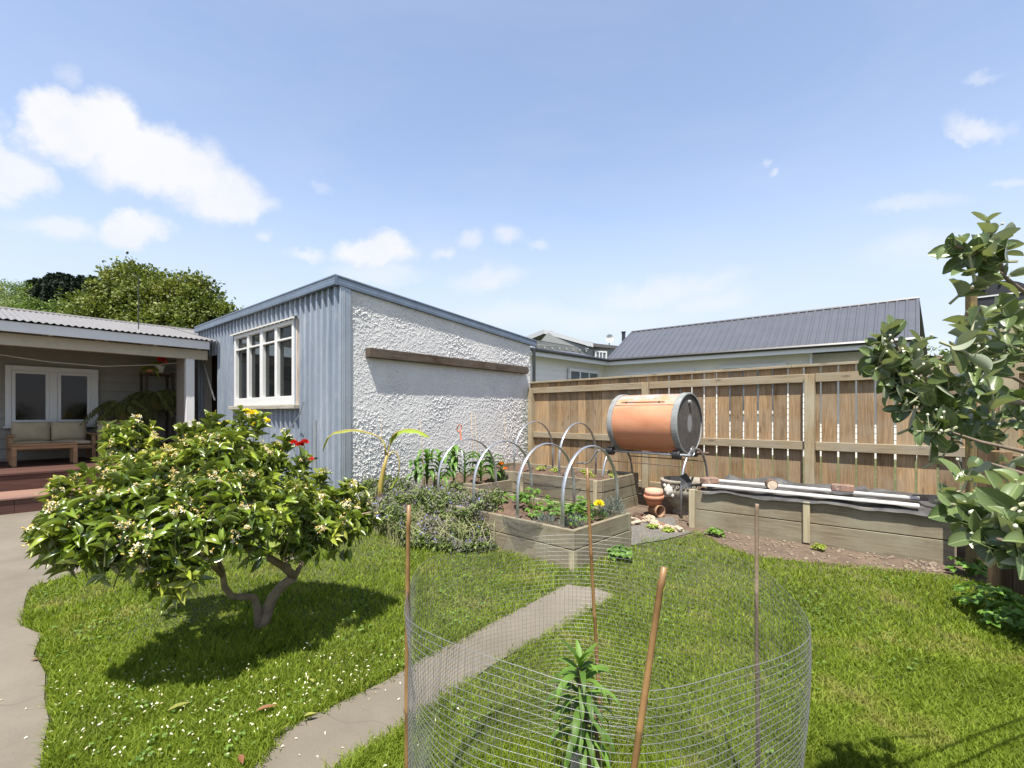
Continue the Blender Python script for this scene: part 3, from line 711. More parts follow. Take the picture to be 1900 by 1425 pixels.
for x in (a,b_-.045):
    for y in (1.0,1.6): f=MB(); f.box(x,y,0,x+.045,y+.045,.42,.004); f.obj('leg',m_teak,sofa)
    f=MB(); f.box(x-.01,.96,.422,x+.055,1.68,.45,.006); f.obj('armrest',m_teak,sofa)
for x0,x1 in ((a+.05,mid-.005),(mid+.005,b_-.05)):
    cushion(x0,x1,1.0,1.55,.26,.345).obj('seat_cushion',m_cush,sofa,True)
    cushion(x0-.0,x1,1.45,1.62,.33,.64,'y').obj('back_cushion',m_cush,sofa,True)
f=MB(); f.box(a+.045,1.63,.36,b_-.045,1.66,.40); f.box(a+.045,1.63,.50,b_-.045,1.66,.54); f.obj('backrest',m_teak,sofa)
tb=thing('coffee_table','low slatted wooden table standing in front of the veranda sofa','table'); on_house(tb)
a,b_=hx(20,.62),hx(143,.62)
f=MB(); 
for k in range(5): f.box(a,.50+k*.082,.30,b_,.50+k*.082+.074,.325,.003)
f.obj('tabletop',m_teak,tb); f=MB(); f.box(a+.05,.512,.25,b_-.05,.53,.297); f.box(a+.05,.88,.25,b_-.05,.90,.297); f.obj('apron',m_teak,tb)
for x in (a+.005,b_-.055):
    for y in (.505,.855): f=MB(); f.box(x,y,0,x+.05,y+.05,.298,.004); f.obj('leg',m_teak,tb)
ch=thing('outdoor_armchair','wooden outdoor armchair with a pale cushion beside the hanging ferns','armchair'); on_house(ch)
a,b_=hx(172,1.0)+.03,hx(250,1.2)
f=MB(); f.box(a,.75,.20,b_,.80,.25,.004); f.box(a,1.3,.20,b_,1.34,.25,.004); f.box(a+.02,.8,.22,b_-.02,1.3,.24); f.obj('seat_frame',m_teak,ch)
for x in (a,b_-.04):
    for y in (.76,1.30): f=MB(); f.box(x,y,0,x+.04,y+.04,.42,.004); f.obj('leg',m_teak,ch)
    f=MB(); f.box(x-.01,.74,.422,x+.05,1.36,.445,.005); f.obj('armrest',m_teak,ch)
cushion(a+.04,b_-.04,.78,1.28,.25,.32).obj('seat_cushion',m_cush,ch,True)
cushion(a+.06,b_-.03,1.16,1.32,.32,.66,'y').obj('back_cushion',m_cush,ch,True)
# ferns and plant shelf in the corner
T_fern=[leaf_template([.02,.5,.55,.4,.1],.5,.1)]
m_fern=mat_leaf('fern_frond',(.13,.14,.03),(.05,.06,.015),rough=.5,trans=.3)
m_clay=mat_plain('terracotta',(.50,.215,.12),.75,.2,8,dirt=(.55,.38,.28))
def on_h(o,x,y,z=.43):
    o.location=(HO[0]+x*.6481-y*.7616,HO[1]+x*.7616+y*.6481,z); o.rotation_euler=(0,0,SA)
shelf=thing('plant_shelf','dark brown timber shelf unit in the veranda corner holding potted plants','shelf'); on_h(shelf,-.42,1.45)
f=MB(); 
for x in (-.22,.18): 
    for y in (-.2,.2): f.box(x,y,0,x+.04,y+.04,1.55)
f.obj('upright',m_darkin,shelf)
for z in (.25,.85,1.5): f=MB(); f.box(-.24,-.22,z,.24,.26,z+.03,.003); f.obj('shelf_board',mat_plain('dark_shelf',(.10,.045,.03),.7,.3,5),shelf)
def fern(name,lab,x,y,z,nf,ln,rootz):
    t=thing(name,lab,'plant'); on_h(t,x,y,z)
    p=MB(); p.lathe([(.0,0),(.08,0),(.11,.18),(.12,.18),(.12,.2),(.10,.2)],n=16); p.obj('pot',m_clay,t,True)
    Pp=[];Tt=[];Nn=[];Ll=[]; stems=MB()
    for i in range(nf):
        a=rnd.uniform(0,2*PI); l=ln*rnd.uniform(.35,1.2); up=rnd.uniform(.1,1.1); pts=[]
        for k in range(9):
            s=k/8; r_=l*s; zz=.2+l*(up*s-1.15*s*s*(.7+.4*up)); pts.append(Vector((math.cos(a)*r_*.9,math.sin(a)*r_*.9,zz)))
        stems.tube(pts,.0025,3)
        for k in range(1,9):
            for ss in (0,.5):
                q=pts[k-1].lerp(pts[k],ss); d=(pts[k]-pts[k-1]).normalized(); sd_=d.cross(Vector((0,0,1))).normalized()
                for sg in (-1,1):
                    Pp.append(q); Tt.append(sd_*sg+d*.5+Vector((0,0,-.35))); Nn.append(Vector((0,0,1))+d*.2); Ll.append(.12*(1-.55*k/8))
    V,Fq,U=scatter(T_fern,np.array(Pp),np.array(Tt),np.array(Nn),np.array(Ll),np.array(Ll)*.20)
    stems.obj('stem',m_fern,t); fast_mesh('fronds',V,Fq,m_fern,t,U); return t
fern('fern','broad fern spilling low beside the armchair on the veranda',-.95,1.25,1.12,120,.58,0)
fern('fern','tall dark fern crowding the shelf in the veranda corner',-.46,1.34,1.32,130,.62,0)
fern('fern','lower fern drooping to the deck below the shelf ferns',-.72,.95,.43,60,.50,0)
st_=thing('plant_stand','dark low stand carrying ferns beside the armchair','stand'); on_h(st_,-.98,1.25)
f=MB(); f.box(-.15,-.15,.66,.15,.15,.69); f.obj('top_board',m_darkin,st_); f=MB(); f.box(-.13,-.13,0,-.1,-.1,.66);f.box(.1,-.13,0,.13,-.1,.66);f.box(-.13,.1,0,-.1,.13,.66);f.box(.1,.1,0,.13,.13,.66); f.obj('leg',m_darkin,st_)
m_redfl=mat_leaf('red_petal',(.62,.03,.025),(.40,.015,.02),rough=.5,trans=.3,spec=.3)
m_lime=mat_leaf('lime_leaf',(.28,.34,.05),(.18,.25,.04),rough=.45,trans=.35)
def tuft(name,mat,parent,c,n,ln,wd,up=1.,spread=.6,tmpl=None,lift=0,shape=(.25,.5,.45,.3,.03),curl=.5):
    tmpl=tmpl or [leaf_template(list(shape),curl,.15),leaf_template(list(shape),curl*.4,.2)]
    a=rng.uniform(0,2*PI,n); T_=np.stack([np.cos(a)*spread,np.sin(a)*spread,up*(.4+.8*rng.random(n))],1)
    Pp=np.array(c)[None]+np.stack([np.cos(a),np.sin(a),np.zeros(n)],1)*.01+np.array([0,0,1])[None]*(rng.random(n)*lift)[:,None]
    Nn=np.stack([-np.cos(a)*.5,-np.sin(a)*.5,np.ones(n)],1)
    Ln=ln*(.6+.5*rng.random(n)); V,Fq,U=scatter(tmpl,Pp,T_,Nn,Ln,Ln*wd)
    return fast_mesh(name,V,Fq,mat,parent,U)
pt=thing('potted_plant','white pot with a red-flowered plant on top of the veranda plant shelf','plant'); on_h(pt,-.44,1.2,1.96)
p=MB(); p.lathe([(0,0),(.05,0),(.075,.12),(.08,.13),(.07,.13)],n=16); p.obj('pot',m_white,pt,True); tuft('foliage',m_lime,pt,(0,0,.12),16,.16,.25); 
V,Fq,U=scatter(T_pet,np.array([.02,.0,.26])[None]+rng.normal(size=(26,3))*.03,rand_dirs(26),rand_dirs(26),np.full(26,.06)); fast_mesh('flower',V,Fq,m_redfl,pt,U)
pt=thing('potted_plant','lime green trailing plant at the outer end of the veranda plant shelf','plant'); on_h(pt,-.60,1.15,1.96)
p=MB(); p.lathe([(0,0),(.045,0),(.06,.08),(.05,.08)],n=14); p.obj('pot',m_clay,pt,True); tuft('foliage',m_lime,pt,(-.02,-.02,.06),26,.18,.26,up=.2,spread=1,curl=1.0)

# ------------------------------------------------------------------ boundary fence
FA=R(-44.25); FO=(.348,8.62)
def fence_at(px,dy=0):
    k=(px-950)/F; ox,oy=FO[0]+.6978*dy,FO[1]+.7163*dy
    return (k*oy-ox)/(.7163+.6978*k)
fence=thing('paling_fence','tall brown timber paling fence with weathered rails and posts facing the garden','fence',(*FO,0),FA)
m_pal=mat_wood('paling_pine',(.38,.255,.135),(.16,.10,.052),'z',.8,True,(.27,.215,.15),.45)
m_rail=mat_wood('rail_pine',(.31,.25,.16),(.185,.145,.09),'x',.85,True,(.27,.25,.20),.15)
m_post=mat_wood('post_pine',(.33,.26,.155),(.21,.155,.09),'z',.85,True,(.36,.33,.24),.15)
pm=MB(); x=-.02
while x<6.3:
    gap=.003+.015*min(1,max(0,(x-1.2)/1.2))+rnd.uniform(0,.004); wd=.150+rnd.uniform(-.003,.003); le=rnd.uniform(-.003,.003)
    pm.box(x,.0,0.02,x+wd,.019,1.755,.002)
    x+=wd+gap
pm.obj('palings',m_pal,fence)
cp=MB(); xs=[-.03,2.1,4.25,6.35]
for a,b_ in zip(xs,xs[1:]): cp.box(a,-.035,1.757,b_-.003,.055,1.787,.003)
cp.obj('capping',m_rail,fence)
posts=[.05,fence_at(1199,-.05),fence_at(1503,-.05),6.25]
for p in posts: MB().box(p-.05,-.10,0,p+.05,-.002,1.665,.004).obj('post',m_post,fence)
for z0,z1 in ((1.572,1.672),(.775,.875),(.10,.20)):
    for a,b_ in zip(posts,posts[1:]): MB().box(a+.052,-.055,z0,b_-.052,-.003,z1,.004).obj('rail',m_rail,fence)

# ------------------------------------------------------------------ raised beds
m_bw=mat_wood('bed_timber',(.245,.205,.14),(.135,.11,.074),'y',.85,True,(.25,.235,.17),.15)
m_bwx=mat_wood('bed_timber_end',(.245,.205,.14),(.13,.105,.07),'x',.85,True,(.23,.22,.15),.15)
m_bwz=mat_wood('bed_corner_post',(.42,.37,.25),(.26,.22,.14),'z',.85,False)
def raised_bed(lab,org,ang,W,LN,H,nb,soil=.03,joins=(),lean=0,group='timber raised garden beds'):
    t=thing('raised_bed',lab,'garden bed',(*org,0),ang,group)
    hb=H/nb; th=.042
    for k in range(nb):
        z0,z1=k*hb+.002,(k+1)*hb-.006; o=.003*(k%2)
        for (a,b_) in zip([0]+list(joins),list(joins)+[LN]):
            MB().box(o,a+.001,z0,th,b_-.001,z1,.003).obj('side_board',m_bw,t)
        MB().box(W-th,0,z0,W-o,LN,z1,.003).obj('side_board',m_bw,t)
        MB().box(th+.001,o,z0,W-th-.001,th,z1,.003).obj('end_board',m_bwx,t)
        MB().box(th+.001,LN-th,z0,W-th-.001,LN-o,z1,.003).obj('end_board',m_bwx,t)
    nx,ny=30,int(30*LN/W); mb=MB(); x0,x1,y0,y1=th,W-th,th,LN-th
    for j in range(ny+1):
        for i in range(nx+1):
            x=x0+(x1-x0)*i/nx;y=y0+(y1-y0)*j/ny
            mb.v.append((x,y,H-soil-.02+.045*noise.noise(Vector((x*5,y*5,org[0])))+.03*noise.noise(Vector((x*17,y*17,2)))+.018*noise.noise(Vector((x*45,y*45,4)))))
    mb.f=[(j*(nx+1)+i,j*(nx+1)+i+1,(j+1)*(nx+1)+i+1,(j+1)*(nx+1)+i) for j in range(ny) for i in range(nx)]
    mb.obj('soil',m_soil,t,True)
    return t
A1=(.474,3.575); a1=math.atan2(.731,.682)
bed1=raised_bed('pale raised garden bed nearest the wire cage, planted with strawberries',A1,a1,.89,2.4,.31,2)
for y in (.02,1.2): MB().box(.045,y+.03,0,.09,y+.075,.27).obj('corner_post',m_bwz,bed1)
MB().box(-.001,.0,-.0,.05,.05,.145).obj('corner_post',m_bwz,bed1)
A2=(1.04,5.41); a2=math.atan2(.766,.643)
bed2=raised_bed('higher raised garden bed against the fence behind the metal hoops, mostly bare soil',A2,a2,.98,2.15,.43,3)
for y in (.05,1.15): MB().box(-.03,y,0,-.001,y+.05,.42,.003).obj('corner_post',m_bwz,bed2)
A3=(-.435,5.81); a3=math.atan2(.735,.678)
bed3=raised_bed('low raised garden bed beside the plaster wall growing corn',A3,a3,.70,1.15,.32,2)
A4=(3.485,3.66); a4=math.atan2(.775,.63)
bed4=raised_bed('long raised garden bed on the right covered with a black plastic sheet',A4,a4,1.0,2.04,.40,2,soil=.0,joins=(1.0,))
MB().box(-.034,2.0,0,-.001,2.06,.405,.003).obj('corner_post',m_bwz,bed4); MB().box(-.028,.975,.02,-.001,1.03,.395,.003).obj('corner_post',m_bwz,bed4)

# hoops
m_hoop=mat_plain('galvanised_hoop',(.50,.52,.54),.33,.25,30,metal=.75,dirt=(.22,.22,.2))
def hoop_at(lab,org,ang,y,x0,x1,zb,zt,lean=0):
    t=MB(); n=26; cx=(x0+x1)/2; rx=(x1-x0)/2; pts=[(x0,y,zb)]
    zs=zb+(zt-zb)*.42
    for k in range(n+1):
        a=PI-PI*k/n; pts.append((cx+rx*math.cos(a),y+lean*math.sin(a),zs+(zt-zs)*math.sin(a)))
    pts.append((x1,y,zb))
    # U-channel strap: flat outer face with rolled rims
    t.tube(pts,.0155,8,squash=.5); t.tube([(p[0],p[1]-.013,p[2]) for p in pts],.0045,5); t.tube([(p[0],p[1]+.013,p[2]) for p in pts],.0045,5)
    o=t.obj('garden_hoop',m_hoop,None,True); o.location=(*org,0); o.rotation_euler=(0,0,ang)
    return tag(o,lab,'hoop','galvanised garden hoops over the raised beds')
ords=['first','second','third','fourth']
for i,s in enumerate((.13,.612,1.168,1.704)):
    hoop_at(['nearest metal hoop, at the front right end of the strawberry bed','second metal hoop from the front of the strawberry bed','third metal hoop from the front, by the edge of the purple flowers','farthest metal hoop of the front bed, by the corn and orange tie'][i],A1,a1,s,.03,.86,.2,.925,lean=.015)
hoop_at('metal hoop over the bare rear bed nearest the compost drum',A2,a2,.62,.04,.94,.33,1.08)
hoop_at('metal hoop over the bare rear bed beside the plaster wall corner',A2,a2,1.35,.04,.94,.33,1.09)

# netting hanging on the front bed
m,nt,b=new_mat('dark_netting'); v=coords(nt,(160,160,160),rot=(.5,.6,.78))
sx=N(nt,'ShaderNodeSeparateXYZ'); L(nt,v,sx.inputs[0]); hs=[]
for i in (0,1):
    fr=N(nt,'ShaderNodeMath',operation='FRACT'); L(nt,sx.outputs[i],fr.inputs[0]); hs.append(mrange(nt,fr.outputs[0],.22,.24,1,0))
mx=N(nt,'ShaderNodeMath',operation='MAXIMUM'); L(nt,hs[0],mx.inputs[0]); L(nt,hs[1],mx.inputs[1])
b.inputs['Base Color'].default_value=(.035,.035,.035,1); L(nt,mx.outputs[0],b.inputs['Alpha']); m_net=m
def netting(name,lab,tops,drop,seed,root,ang,zz):
    mb=MB(); n=24; k=12
    for i in range(n+1):
        s=i/n; x=tops[0][0]+(tops[1][0]-tops[0][0])*s; y=tops[0][1]+(tops[1][1]-tops[0][1])*s
        for j in range(k+1):
            t=j/k; d=drop*math.sin(PI*s)**.7*t
            mb.v.append((x-.008-.03*math.sin(PI*s)*t+.012*noise.noise(Vector((s*7,t*5,seed))),y+.012*noise.noise(Vector((s*9,t*4,seed+3))),zz-d+.01*noise.noise(Vector((s*6,0,seed)))))
    mb.f=[(i*(k+1)+j,(i+1)*(k+1)+j,(i+1)*(k+1)+j+1,i*(k+1)+j+1) for i in range(n) for j in range(k)]
    o=mb.obj(name,m_net); o.location=(*root,0); o.rotation_euler=(0,0,ang); return tag(o,lab,'netting')
netting('bird_netting','dark bird netting sagging in a loop over the front bed board',((-.004,.75),(-.004,.30)),.17,1,A1,a1,.315)
netting('bird_netting','dark bird netting bunched at the leftmost corner of the front bed among purple flowers',((-.006,1.15),(-.006,.92)),.10,5,A1,a1,.33)
netting('bird_netting','dark bird netting hanging on the face of the rear bed',((-.04,1.3),(-.04,.25)),.18,8,A2,a2,.43)

# ------------------------------------------------------------------ compost tumbler
TC=(1.823,5.988)
tum=thing('compost_tumbler','faded orange compost drum with grey end bands on a steel tube stand','compost drum',(*TC,0),FA)
m,nt,b=new_mat('faded_orange_plastic'); v=coords(nt)
f=noise_n(nt,coords(nt,(1.6,4,4)),1.4,6,.65); f2=noise_n(nt,v,22,6,.7); sp=N(nt,'ShaderNodeSeparateXYZ'); L(nt,v,sp.inputs[0])
c=ramp(nt,f,[(.3,(.42,.165,.08)),(.7,(.53,.25,.135))])
tp=mrange(nt,sp.outputs[2],1.28,1.42); tm=N(nt,'ShaderNodeMath',operation='MULTIPLY'); L(nt,tp,tm.inputs[0]); L(nt,mrange(nt,noise_n(nt,coords(nt,(3,5,5)),2,5,.7),.42,.56),tm.inputs[1])
c=mix(nt,tm.outputs[0],c,(.33,.29,.29)); c=mix(nt,mrange(nt,f2,.55,.72,0,.6),c,(.30,.17,.12)); c=mix(nt,mrange(nt,noise_n(nt,coords(nt,(1,14,14)),3,6,.75),.58,.7,0,.5),c,(.38,.27,.22))
L(nt,c,b.inputs['Base Color']); b.inputs['Roughness'].default_value=.62; m_orange=m
DR=.365; dz=1.085
d=MB(); d.lathe([(DR-.006,-.44),(DR-.002,-.3),(DR,0),(DR-.002,.3),(DR-.006,.44)],(0,0,dz),64,'x'); d.obj('drum',m_orange,tum,True)
m_band=mat_plain('grey_band',(.24,.255,.25),.75,.4,9,dirt=(.34,.28,.21))
for x0,x1 in ((-.475,-.405),(.395,.47)):
    d=MB(); d.lathe([(DR-.03,x0-.001),(DR+.004,x0),(DR+.010,x0+.008),(DR+.010,x1-.008),(DR+.004,x1),(DR-.01,x1+.001)],(0,0,dz),64,'x'); d.obj('band',m_band,tum,False)
m,nt,b=new_mat('drum_end'); v=coords(nt); f=noise_n(nt,v,9,7,.7); f2=noise_n(nt,v,60,4,.8)
sx=N(nt,'ShaderNodeVectorMath',operation='DISTANCE'); mp=N(nt,'ShaderNodeMapping'); mp.inputs['Scale'].default_value=(0,1,.62); L(nt,v,mp.inputs[0]); L(nt,mp.outputs[0],sx.inputs[0]); sx.inputs[1].default_value=(0,.0,dz*.62)
c=ramp(nt,f,[(.3,(.045,.04,.036)),(.7,(.10,.088,.078))]); c=mix(nt,mrange(nt,f2,.6,.7,0,.5),c,(.2,.19,.18)); c=mix(nt,mrange(nt,sx.outputs['Value'],.055,.075,.8,0),c,(.24,.24,.25))
L(nt,c,b.inputs['Base Color']); b.inputs['Roughness'].default_value=.8
for xx,s in ((.452,1),(-.46,-1)):
    d=MB(); d.lathe([(0.0001,xx+s*.012),(.2,xx+s*.010),(DR-.03,xx),(DR-.012,xx)],(0,0,dz),48,'x'); d.obj('end_cap',m,tum,True)
d=MB(); d.lathe([(0,.03),(.022,.03),(.026,.0)],(0,0,0),14,'x'); 
pl_=d.obj('plug',m_band,tum); pl_.location=(.46,-.02,dz+.26)
hm=MB()
for x in (-.25,.2): hm.blob((x,-.262,dz+.262),.012,4,1,0)
hm.tube([(-.32,-.262,dz+.264),(.27,-.262,dz+.264)],.004,5); hm.obj('hatch_hinge',m_black,tum)
sm=MB(); 
for a in (0,): 
    y=-(DR+.0)*math.cos(R(38)); z=dz+DR*math.sin(R(38)); sm.tube([(-.40,y,z),(.39,y,z)],.0025,4)
sm.obj('hatch_seam',m_rust,tum)
LZ=.735
for y in (-.235,.235):
    d=MB(); d.tube([(-.62,y,LZ-.02),(.60,y,LZ-.02)],.016,8); d.obj('roller_rod',m_steel if y<0 else m_rust,tum,True)
    for x in (-.50,.41):
        d=MB(); d.lathe([(.016,-.045),(.052,-.045),(.055,-.03),(.055,.03),(.052,.045),(.016,.045)],(x,y,LZ-.02),18,'x'); d.obj('roller',m_black,tum)
for x in (-.53,.53):
    pts=[(x,-.375,0)]
    for k in range(0,25):
        a=PI-PI*k/24; pts.append((x,.375*math.cos(a)*(1-.0*k),.34+.44*math.sin(a)))
    pts.append((x,.375,0)); d=MB(); d.tube(pts,.015,8); d.obj('stand_leg',m_steel,tum,True)
for y,z in ((-.30,.59),(.3,.61)): d=MB(); d.tube([(-.53,y,z),(.53,y,z)],.007,6); d.obj('cross_bar',m_rust,tum,True)
d=MB(); d.tube([(-.62,-.235,LZ-.02),(-.70,-.235,LZ-.03),(-.76,-.235,LZ-.10),(-.82,-.235,LZ-.19),(-.90,-.235,LZ-.22),(-1.06,-.235,LZ-.22)],.012,8); d.obj('crank_handle',m_steel,tum,True)
d=MB(); d.lathe([(.05,-.006),(.062,0),(.05,.006),(.05,-.006)],(.60,-.235,LZ+.03),20,'x'); d.obj('ring',m_steel,tum,True)

# ------------------------------------------------------------------ pots by the drum
m_concurn=mat_plain('old_cast_stone',(.34,.31,.25),.9,.5,9,bumps=.8,c2=(.12,.10,.075),dirt=(.46,.43,.36))
x,y,_=G(1262,950); urn=thing('garden_urn','ornate grey cast-stone urn with a mask and key-pattern rim beside the long raised bed','urn',(2.06,5.62,0),FA)
d=MB(); d.lathe([(.0,.0),(.12,0),(.13,.03),(.10,.05),(.13,.09),(.19,.16),(.235,.26),(.245,.30),(.24,.31),(.25,.38),(.262,.385),(.265,.42),(.235,.42),(.22,.36),(.1,.34),(0,.34)],n=40); d.obj('bowl',m_concurn,urn,True)
k_=MB()
for i in range(26):
    a=2*PI*i/26; r=.246
    for (da,z0,z1) in ((0,.318,.37),(.05,.355,.37),(.1,.33,.37),(.05,.33,.34)):
        x_,y_=r*math.cos(a+da),r*math.sin(a+da); k_.blob((x_,y_,(z0+z1)/2),.012,3,i,0,(z1-z0)/.018)
k_.obj('key_pattern',m_concurn,urn,True)
f=MB(); f.blob((0,0,0),.05,7,3,.3,1.5); f.blob((-.045,.0,-.05),.02,4,5,.3,1.4); f.blob((.045,.0,-.05),.02,4,6,.3,1.4); f.blob((0,-.03,-.02),.018,4,5,.2,1.8); f.blob((-.05,0,.06),.022,4,6,.3); f.blob((.05,0,.06),.022,4,8,.3)
ms_=f.obj('mask',mat_plain('pale_stone',(.55,.53,.47),.85,.4,20,bumps=.6),urn,True); ms_.location=(-.07,-.232,.29)
ps=thing('terracotta_pot','terracotta pot, lower of two nested pots standing under the compost drum','plant pot',(1.67,5.50,.125))
d=MB(); d.lathe([(.0,.0),(.10,0),(.135,.10),(.15,.10),(.155,.16),(.14,.16),(.12,.05)],n=36); d.obj('pot_body',m_clay,ps,True)
ps2=thing('terracotta_pot','terracotta pot, upper of two nested pots standing under the compost drum','plant pot',(1.67,5.50,.205))
d=MB(); d.lathe([(.0,.0),(.10,0),(.138,.06),(.143,.06),(.14,.12),(.136,.125),(.133,.15),(.125,.15),(.10,.03)],n=36); d.obj('pot_body',mat_plain('dusty_terracotta',(.60,.32,.22),.8,.2,8),ps2,True)
ps3=thing('terracotta_pot','brown pot lying on its side below the nested terracotta pots','plant pot',(1.69,5.46,.072),R(205)); 
d=MB(); d.lathe([(.055,-.13),(.06,-.13),(.085,.05),(.095,.05),(.095,.09),(.085,.09),(.05,-.11)],n=30,axis='y'); d.obj('pot_body',mat_plain('old_brown_pot',(.30,.17,.09),.7,.4,10),ps3,True)
ps.scale=(.75,.75,.75); ps2.scale=(.75,.75,.75); ps3.scale=(.75,.75,.75)
# rubble line
m_rock=mat_plain('pale_rubble',(.46,.39,.29),.95,.4,20,bumps=.8,c2=(.25,.17,.11))
for i,(px,py,r,lab) in enumerate([(1185,951,.07,'reddish-brown clod on top of the rubble beside the pots'),(1168,962,.09,'pale lump of rubble at the back corner of the strawberry bed'),(1205,958,.08,'tan rubble lump just left of the nested pots'),(1215,966,.055,'small rubble stone in front of the nested pots'),(1238,972,.055,'pale stone below the urn, middle of the stone row'),(1256,975,.06,'yellow-green stained stone at the foot of the stand leg'),(1225,971,.045,'small pale stone left of the middle stone below the urn')]):
    x,y,_=G(px,py+12); f=MB(); f.blob((0,0,0),r,9,i+2,.32,.62); o=f.obj('rubble_stone',m_rock if i else m_soil,None,False); o.location=(x,y,r*.35); tag(o,lab,'stone','rubble stones by the pots')
hs=MB(); hs.tube([(*G(1174,962)[:2],.02),(*G(1200,968)[:2],.022),(*G(1235,978)[:2],.02),(*G(1262,985)[:2],.02)],.013,6)
tag(hs.obj('garden_hose',mat_plain('rust_hose',(.30,.13,.08),.7,.3,9),None,True),'thin rust-brown pipe lying across the gravel toward the long bed','hose')
# ------------------------------------------------------------------ sheet, planks and bricks on the long bed
m,nt,b=new_mat('dusty_black_plastic'); v=coords(nt); f=noise_n(nt,v,4,7,.7); f2=noise_n(nt,v,30,5,.7)
c=ramp(nt,f,[(.35,(.035,.035,.037)),(.62,(.11,.108,.105)),(.8,(.26,.25,.24))]); L(nt,c,b.inputs['Base Color']); b.inputs['Roughness'].default_value=.38; bump(nt,b,f2,.4,.01)
mb=MB(); nx,ny=60,110
for j in range(ny+1):
    for i in range(nx+1):
        x=-.02+.98*i/nx; y=-.25+2.18*j/ny
        z=.425+.022*noise.noise(Vector((x*5,y*3,1)))+.016*noise.noise(Vector((x*11,y*6,3)))
        ridge=max(0,1-abs(x-.78-.08*math.sin(y*4))/.13)*(.5+.6*noise.noise(Vector((y*3.2,0,4))))
        z+=.11*max(0,ridge)*(1 if .6<y<1.9 else .3)
        if i<5:
            e=(5-i)/5; z-=e*(.030+.03*(noise.noise(Vector((y*3.3,7,0)))+.3)); x-=.015*e
        if y<0: z-=.05*(-y/.25)**2; 
        mb.v.append((x,y,z))
mb.f=[(j*(nx+1)+i,j*(nx+1)+i+1,(j+1)*(nx+1)+i+1,(j+1)*(nx+1)+i) for j in range(ny) for i in range(nx)]
o=mb.obj('plastic_sheet',m,None,True); o.location=(*A4,0); o.rotation_euler=(0,0,a4); tag(o,'wrinkled dusty black plastic sheet spread over the long raised bed','plastic sheet')
fl=MB(); fl.add([(0,0,0),(.02,.13,.03),(.01,.16,.20),(-.01,.05,.27),(.0,-.04,.12),(.05,.06,.1)],[(0,1,5),(1,2,5),(2,3,5),(3,4,5),(4,0,5)]); o=fl.obj('folded_flap',mat_plain('charcoal_felt',(.05,.052,.056),.8,.2,9)); o.scale=(.7,.7,.62); o.location=(1.90,5.0,.40); o.rotation_euler=(0,0,a4); tag(o,'dark grey upright flap standing at the left end of the long bed','flap')
m_pl=mat_plain('white_plank',(.60,.59,.56),.5,.08,6,dirt=(.62,.57,.48)); 
def plank(lab,a,b_,wd,th):
    a=Vector(a);b_=Vector(b_); d=b_-a; o=MB().box(0,-wd/2,0,d.length,wd/2,th,.002).obj('white_plank',m_pl); o.location=a; o.rotation_euler=(0,-math.atan2(d.z,math.hypot(d.x,d.y)),math.atan2(d.y,d.x)); tag(o,lab,'plank','white planks on the plastic sheet'); return o
def B4(x,y,z): return (A4[0]+x*math.cos(a4)-y*math.sin(a4),A4[1]+x*math.sin(a4)+y*math.cos(a4),z)
plank('front white plank holding down the edge of the black plastic sheet',B4(.045,1.934,.448),B4(.045,.22,.44),.095,.016)
plank('rear white plank lying along the back of the black plastic sheet',B4(.42,1.908,.455),B4(.40,.207,.45),.05,.02)
m_brick=mat_plain('old_brick',(.30,.17,.12),.9,.5,12,bumps=.8,c2=(.11,.08,.07),dirt=(.5,.45,.4))
for lx,ly,a,lab,sc in ((.13,1.90,.3,'brick at the left end of the plastic sheet, part white',1),(.2,1.328,-.5,'cut log round with a pale end between the two white planks',1),(.42,.76,-.7,'dark brick sitting on the rear white plank',1),(.17,.06,-.2,'pale dusty brick at the right end of the plastic sheet',1.1)):
    x,y,_=B4(lx,ly,0)
    if 'log' in lab:
        d=MB(); d.lathe([(.001,-.07),(.048,-.07),(.052,-.06),(.05,.06),(.046,.07),(.001,.07)],n=20,axis='y'); o=d.obj('log_round',mat_plain('bark',(.16,.10,.07),.9,.4,20,bumps=.8)); o.location=(x,y,.50); o.rotation_euler=(0,0,-.35)
        d=MB(); d.lathe([(.001,-.0725),(.043,-.0725)],n=20,axis='y'); e=d.obj('cut_face',mat_plain('cut_wood',(.52,.42,.32),.8,.3,30),o); tag(o,lab,'log')
    else:
        o=MB().box(-.09,-.045,0,.09,.045,.065,.008).obj('brick',m_brick if 'pale' not in lab else m_concurn); o.location=(x,y,.46); o.rotation_euler=(0,0,a); tag(o,lab,'brick','bricks weighing down the sheet')

